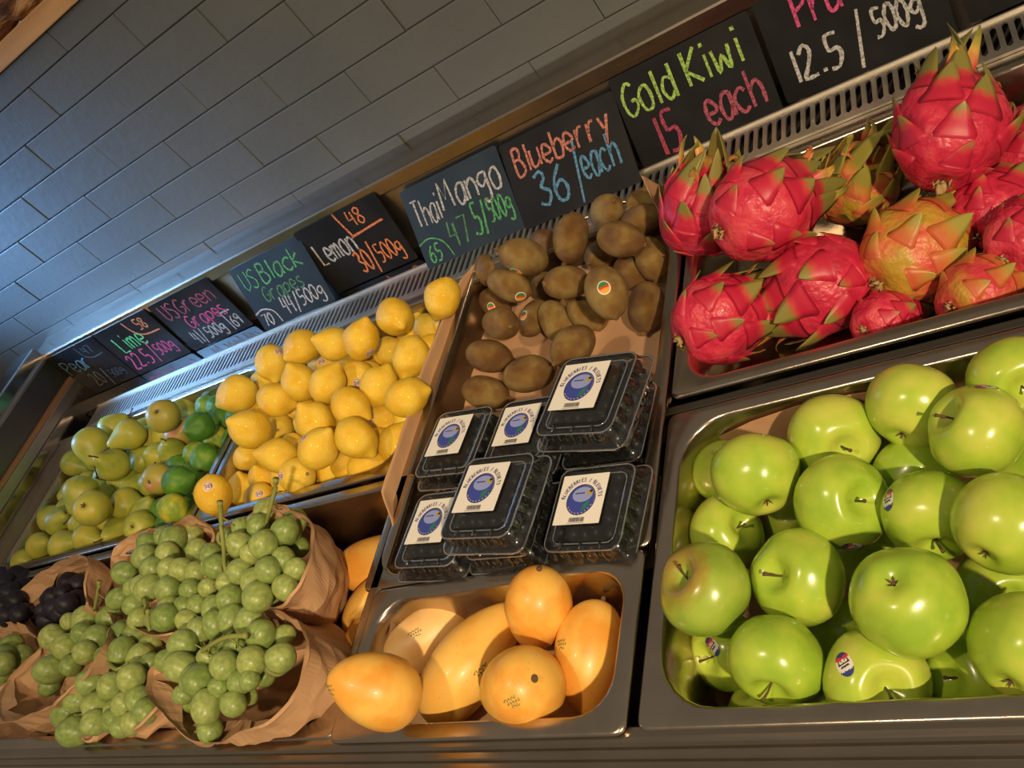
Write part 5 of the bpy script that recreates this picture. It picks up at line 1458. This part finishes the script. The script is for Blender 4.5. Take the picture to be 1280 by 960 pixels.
def label_mesh():
    h = .0345; parts = []
    def disc(cx, cy, rx, ry, z, mat, a0=0, a1=2*math.pi, n=28, r0=0):
        V = []; F = []
        for i in range(n+1):
            a = a0+(a1-a0)*i/n; V += [(cx+rx*math.cos(a), cy+ry*math.sin(a), z), (cx+rx*r0*math.cos(a), cy+ry*r0*math.sin(a), z)]
        for i in range(n): F.append((2*i+1, 2*i, 2*i+2, 2*i+3))
        parts.append((V, F, mat))
    parts.append((rrect(-h, h, -h, h, .001, .0002, 2), [tuple(range(12))], 'label_paper'))
    disc(0, -.001, .0215, .0215, .0004, 'ink_navy', r0=.93); disc(0, -.001, .0212, .0212, .00045, 'ink_navy', math.radians(195), math.radians(345), r0=.80)
    disc(0, -.001, .0198, .0198, .0005, 'print_blue'); disc(.001, .006, .0150, .0105, .0006, 'print_sky')
    disc(.0115, .0085, .0045, .0040, .0007, 'print_gold', n=8); disc(.013, .010, .0025, .0020, .0008, 'ink_black', n=6)
    V, F = ribbon([Vector((-.010, .0075)), Vector((.004, .0078))], .0016); parts.append(([(a.x, a.y, .0008) for a in V], F, 'ink_navy'))
    lf = [(.004, -.017), (.0055, -.009), (.0105, -.004), (.0145, -.0025), (.0135, -.009), (.0095, -.0145)]; parts.append(([(a, b_, .0008) for a, b_ in lf], [tuple(range(6))[::-1]], 'print_leaf'))
    s_ = 'BLUEBERRIES / BLEUETS'; n = len(s_); R_ = .0252
    for i, ch in enumerate(s_):
        if ch == ' ': continue
        a = math.radians(172-164*i/(n-1)); c, d = math.cos(a), math.sin(a)
        for st in GL[ch]:
            pts = [Vector(((px-2.5)*.00048, py*.00058)) for px, py in st]
            P = [Vector((c*(R_+p.y)+d*p.x, -.001+d*(R_+p.y)-c*p.x)) for p in pts]; V, F = ribbon(P, .00105); parts.append(([(q.x, q.y, .0006) for q in V], F, 'ink_navy'))
    for i in range(9):   # tiny print round the lower edge of the ball
        a = math.radians(210+15*i); c, d = math.cos(a), math.sin(a); V, F = ribbon([Vector((c*.0188, -.001+d*.0188)), Vector((c*.0196-d*.002, -.001+d*.0196+c*.002))], .0008); parts.append(([(q.x, q.y, .0009) for q in V], F, 'label_paper'))
    rb = random.Random(4); x = -.011
    while x < .011:
        wd = rb.choice((.0004, .0007, .001)); parts.append(([(x, -.0315, .0006), (x+wd, -.0315, .0006), (x+wd, -.0255, .0006), (x, -.0255, .0006)], [(0, 1, 2, 3)], 'ink_black')); x += wd+rb.choice((.0004, .0006))
    V, F = ribbon([Vector((-.013, -.0330)), Vector((.013, -.0330))], .0005); parts.append(([(q.x, q.y, .0006) for q in V], F, 'ink_navy'))
    return colmesh('label', parts)
lab_me = label_mesh()
def pack(label, cx, cy, z, yaw, tx=0, ty=0, sc_=1.0, berries=True, lab=True):
    t_ = thing('blueberry_box', (cx, cy, z)); t_.rotation_euler = (math.radians(tx), math.radians(ty), math.radians(yaw)); t_.scale = (sc_, sc_, 1); tag(t_, label, 'box', 'clear boxes of blueberries')
    obj('base', base_me, t_); ld = obj('lid', lid_me, t_); obj('rim', edge_me, ld)
    if lab: obj('label', lab_me, t_, (-.0145, .0125, .0477))
    M = Matrix.LocRotScale(Vector((cx, cy, z)), t_.rotation_euler, Vector((sc_, sc_, 1))); rnd = random.Random(int(cx*1000))
    if berries:
        for i in range(6):
            for j in range(6):
                x = -.0430+.0172*i+(j%2)*.003+rnd.uniform(-.002, .002); y = -.0445+.0178*j+rnd.uniform(-.002, .002); zz = .0330+rnd.uniform(-.004, .0015)
                o = obj('blueberry', berry_me[(i+j) % 3], None, M @ Vector((x, y, zz))); s = rnd.uniform(.0082, .0094); o.scale = (s, s, s); o.rotation_euler = (rnd.uniform(-1.2, 1.2), rnd.uniform(-1.2, 1.2), rnd.uniform(0, 6))
                tag(o, 'dark blueberry inside the '+label[label.find('box'):] if 0 else 'dark blueberry in the '+' '.join(label.split()[:11]).rstrip(','), 'blueberry', 'blueberries in the '+label)
    parts = []
    for i in range(6):
        for j in range(6):
            for zz in ((.0185,) if berries else (.0185, .0345)):
                c = Vector((-.0445+.0178*i+rnd.uniform(-.002, .002), -.0465+.0186*j+rnd.uniform(-.002, .002), zz+rnd.uniform(-.004, .002))); V, F = lathe([(0, 1), (.75, .66), (1, 0), (.75, -.66), (0, -1)], 8); parts.append(([M @ (Vector(v)*.0088+c) for v in V], F))
    V, F = join(parts); o = obj('blueberry_fill', mesh('blueberry_fill', V, F, 'blueberry_skin', True)); o['kind'] = 'stuff'; tag(o, 'blueberries packed below the top layer in the '+label if berries else 'blueberries filling the '+label, 'blueberries')
ZF = -.069
pack('hidden box in the bottom layer at the front left', -.800, .565, ZF, -3, berries=False, lab=False)
pack('hidden box in the bottom layer at the front centre', -.668, .566, ZF, -2, berries=False, lab=False)
pack('hidden box in the bottom layer at the front right', -.552, .568, ZF, -3, sc_=.92, berries=False, lab=False)
pack('hidden box in the bottom layer behind', -.800, .702, ZF, -4, berries=False, lab=False)
pack('hidden box in the bottom layer behind, right of the other', -.668, .703, ZF, -4, berries=False, lab=False)
pack('hidden box in the bottom layer, back right corner', -.552, .703, ZF, -3, sc_=.92, berries=False, lab=False)
Z2 = ZF+.0485
pack('blueberry box at the lower left, partly under the middle one', -.787, .557, Z2, -6)
pack('blueberry box squeezed underneath the middle one, only its front edge showing', -.662, .548, Z2, -5, sc_=.94, lab=False)
pack('blueberry box at the right, below the topmost one', -.537, .542, Z2+.003, -7, sc_=.97, tx=3)
pack('blueberry box at the upper left beside the paper wall', -.800, .705, Z2, -8)
pack('blueberry box in the upper middle, between two others', -.672, .690, Z2, -8, sc_=.96)
pack('hidden box directly under the topmost blueberry box', -.545, .680, Z2, -6, sc_=.92, berries=False, lab=False)
pack('middle blueberry box standing on the lower ones', -.660, .553, Z2+.0485, -8, tx=0, sc_=1.02)
pack('topmost blueberry box leaning at the right by the kiwis', -.535, .676, Z2+.050, -12, sc_=1.05)
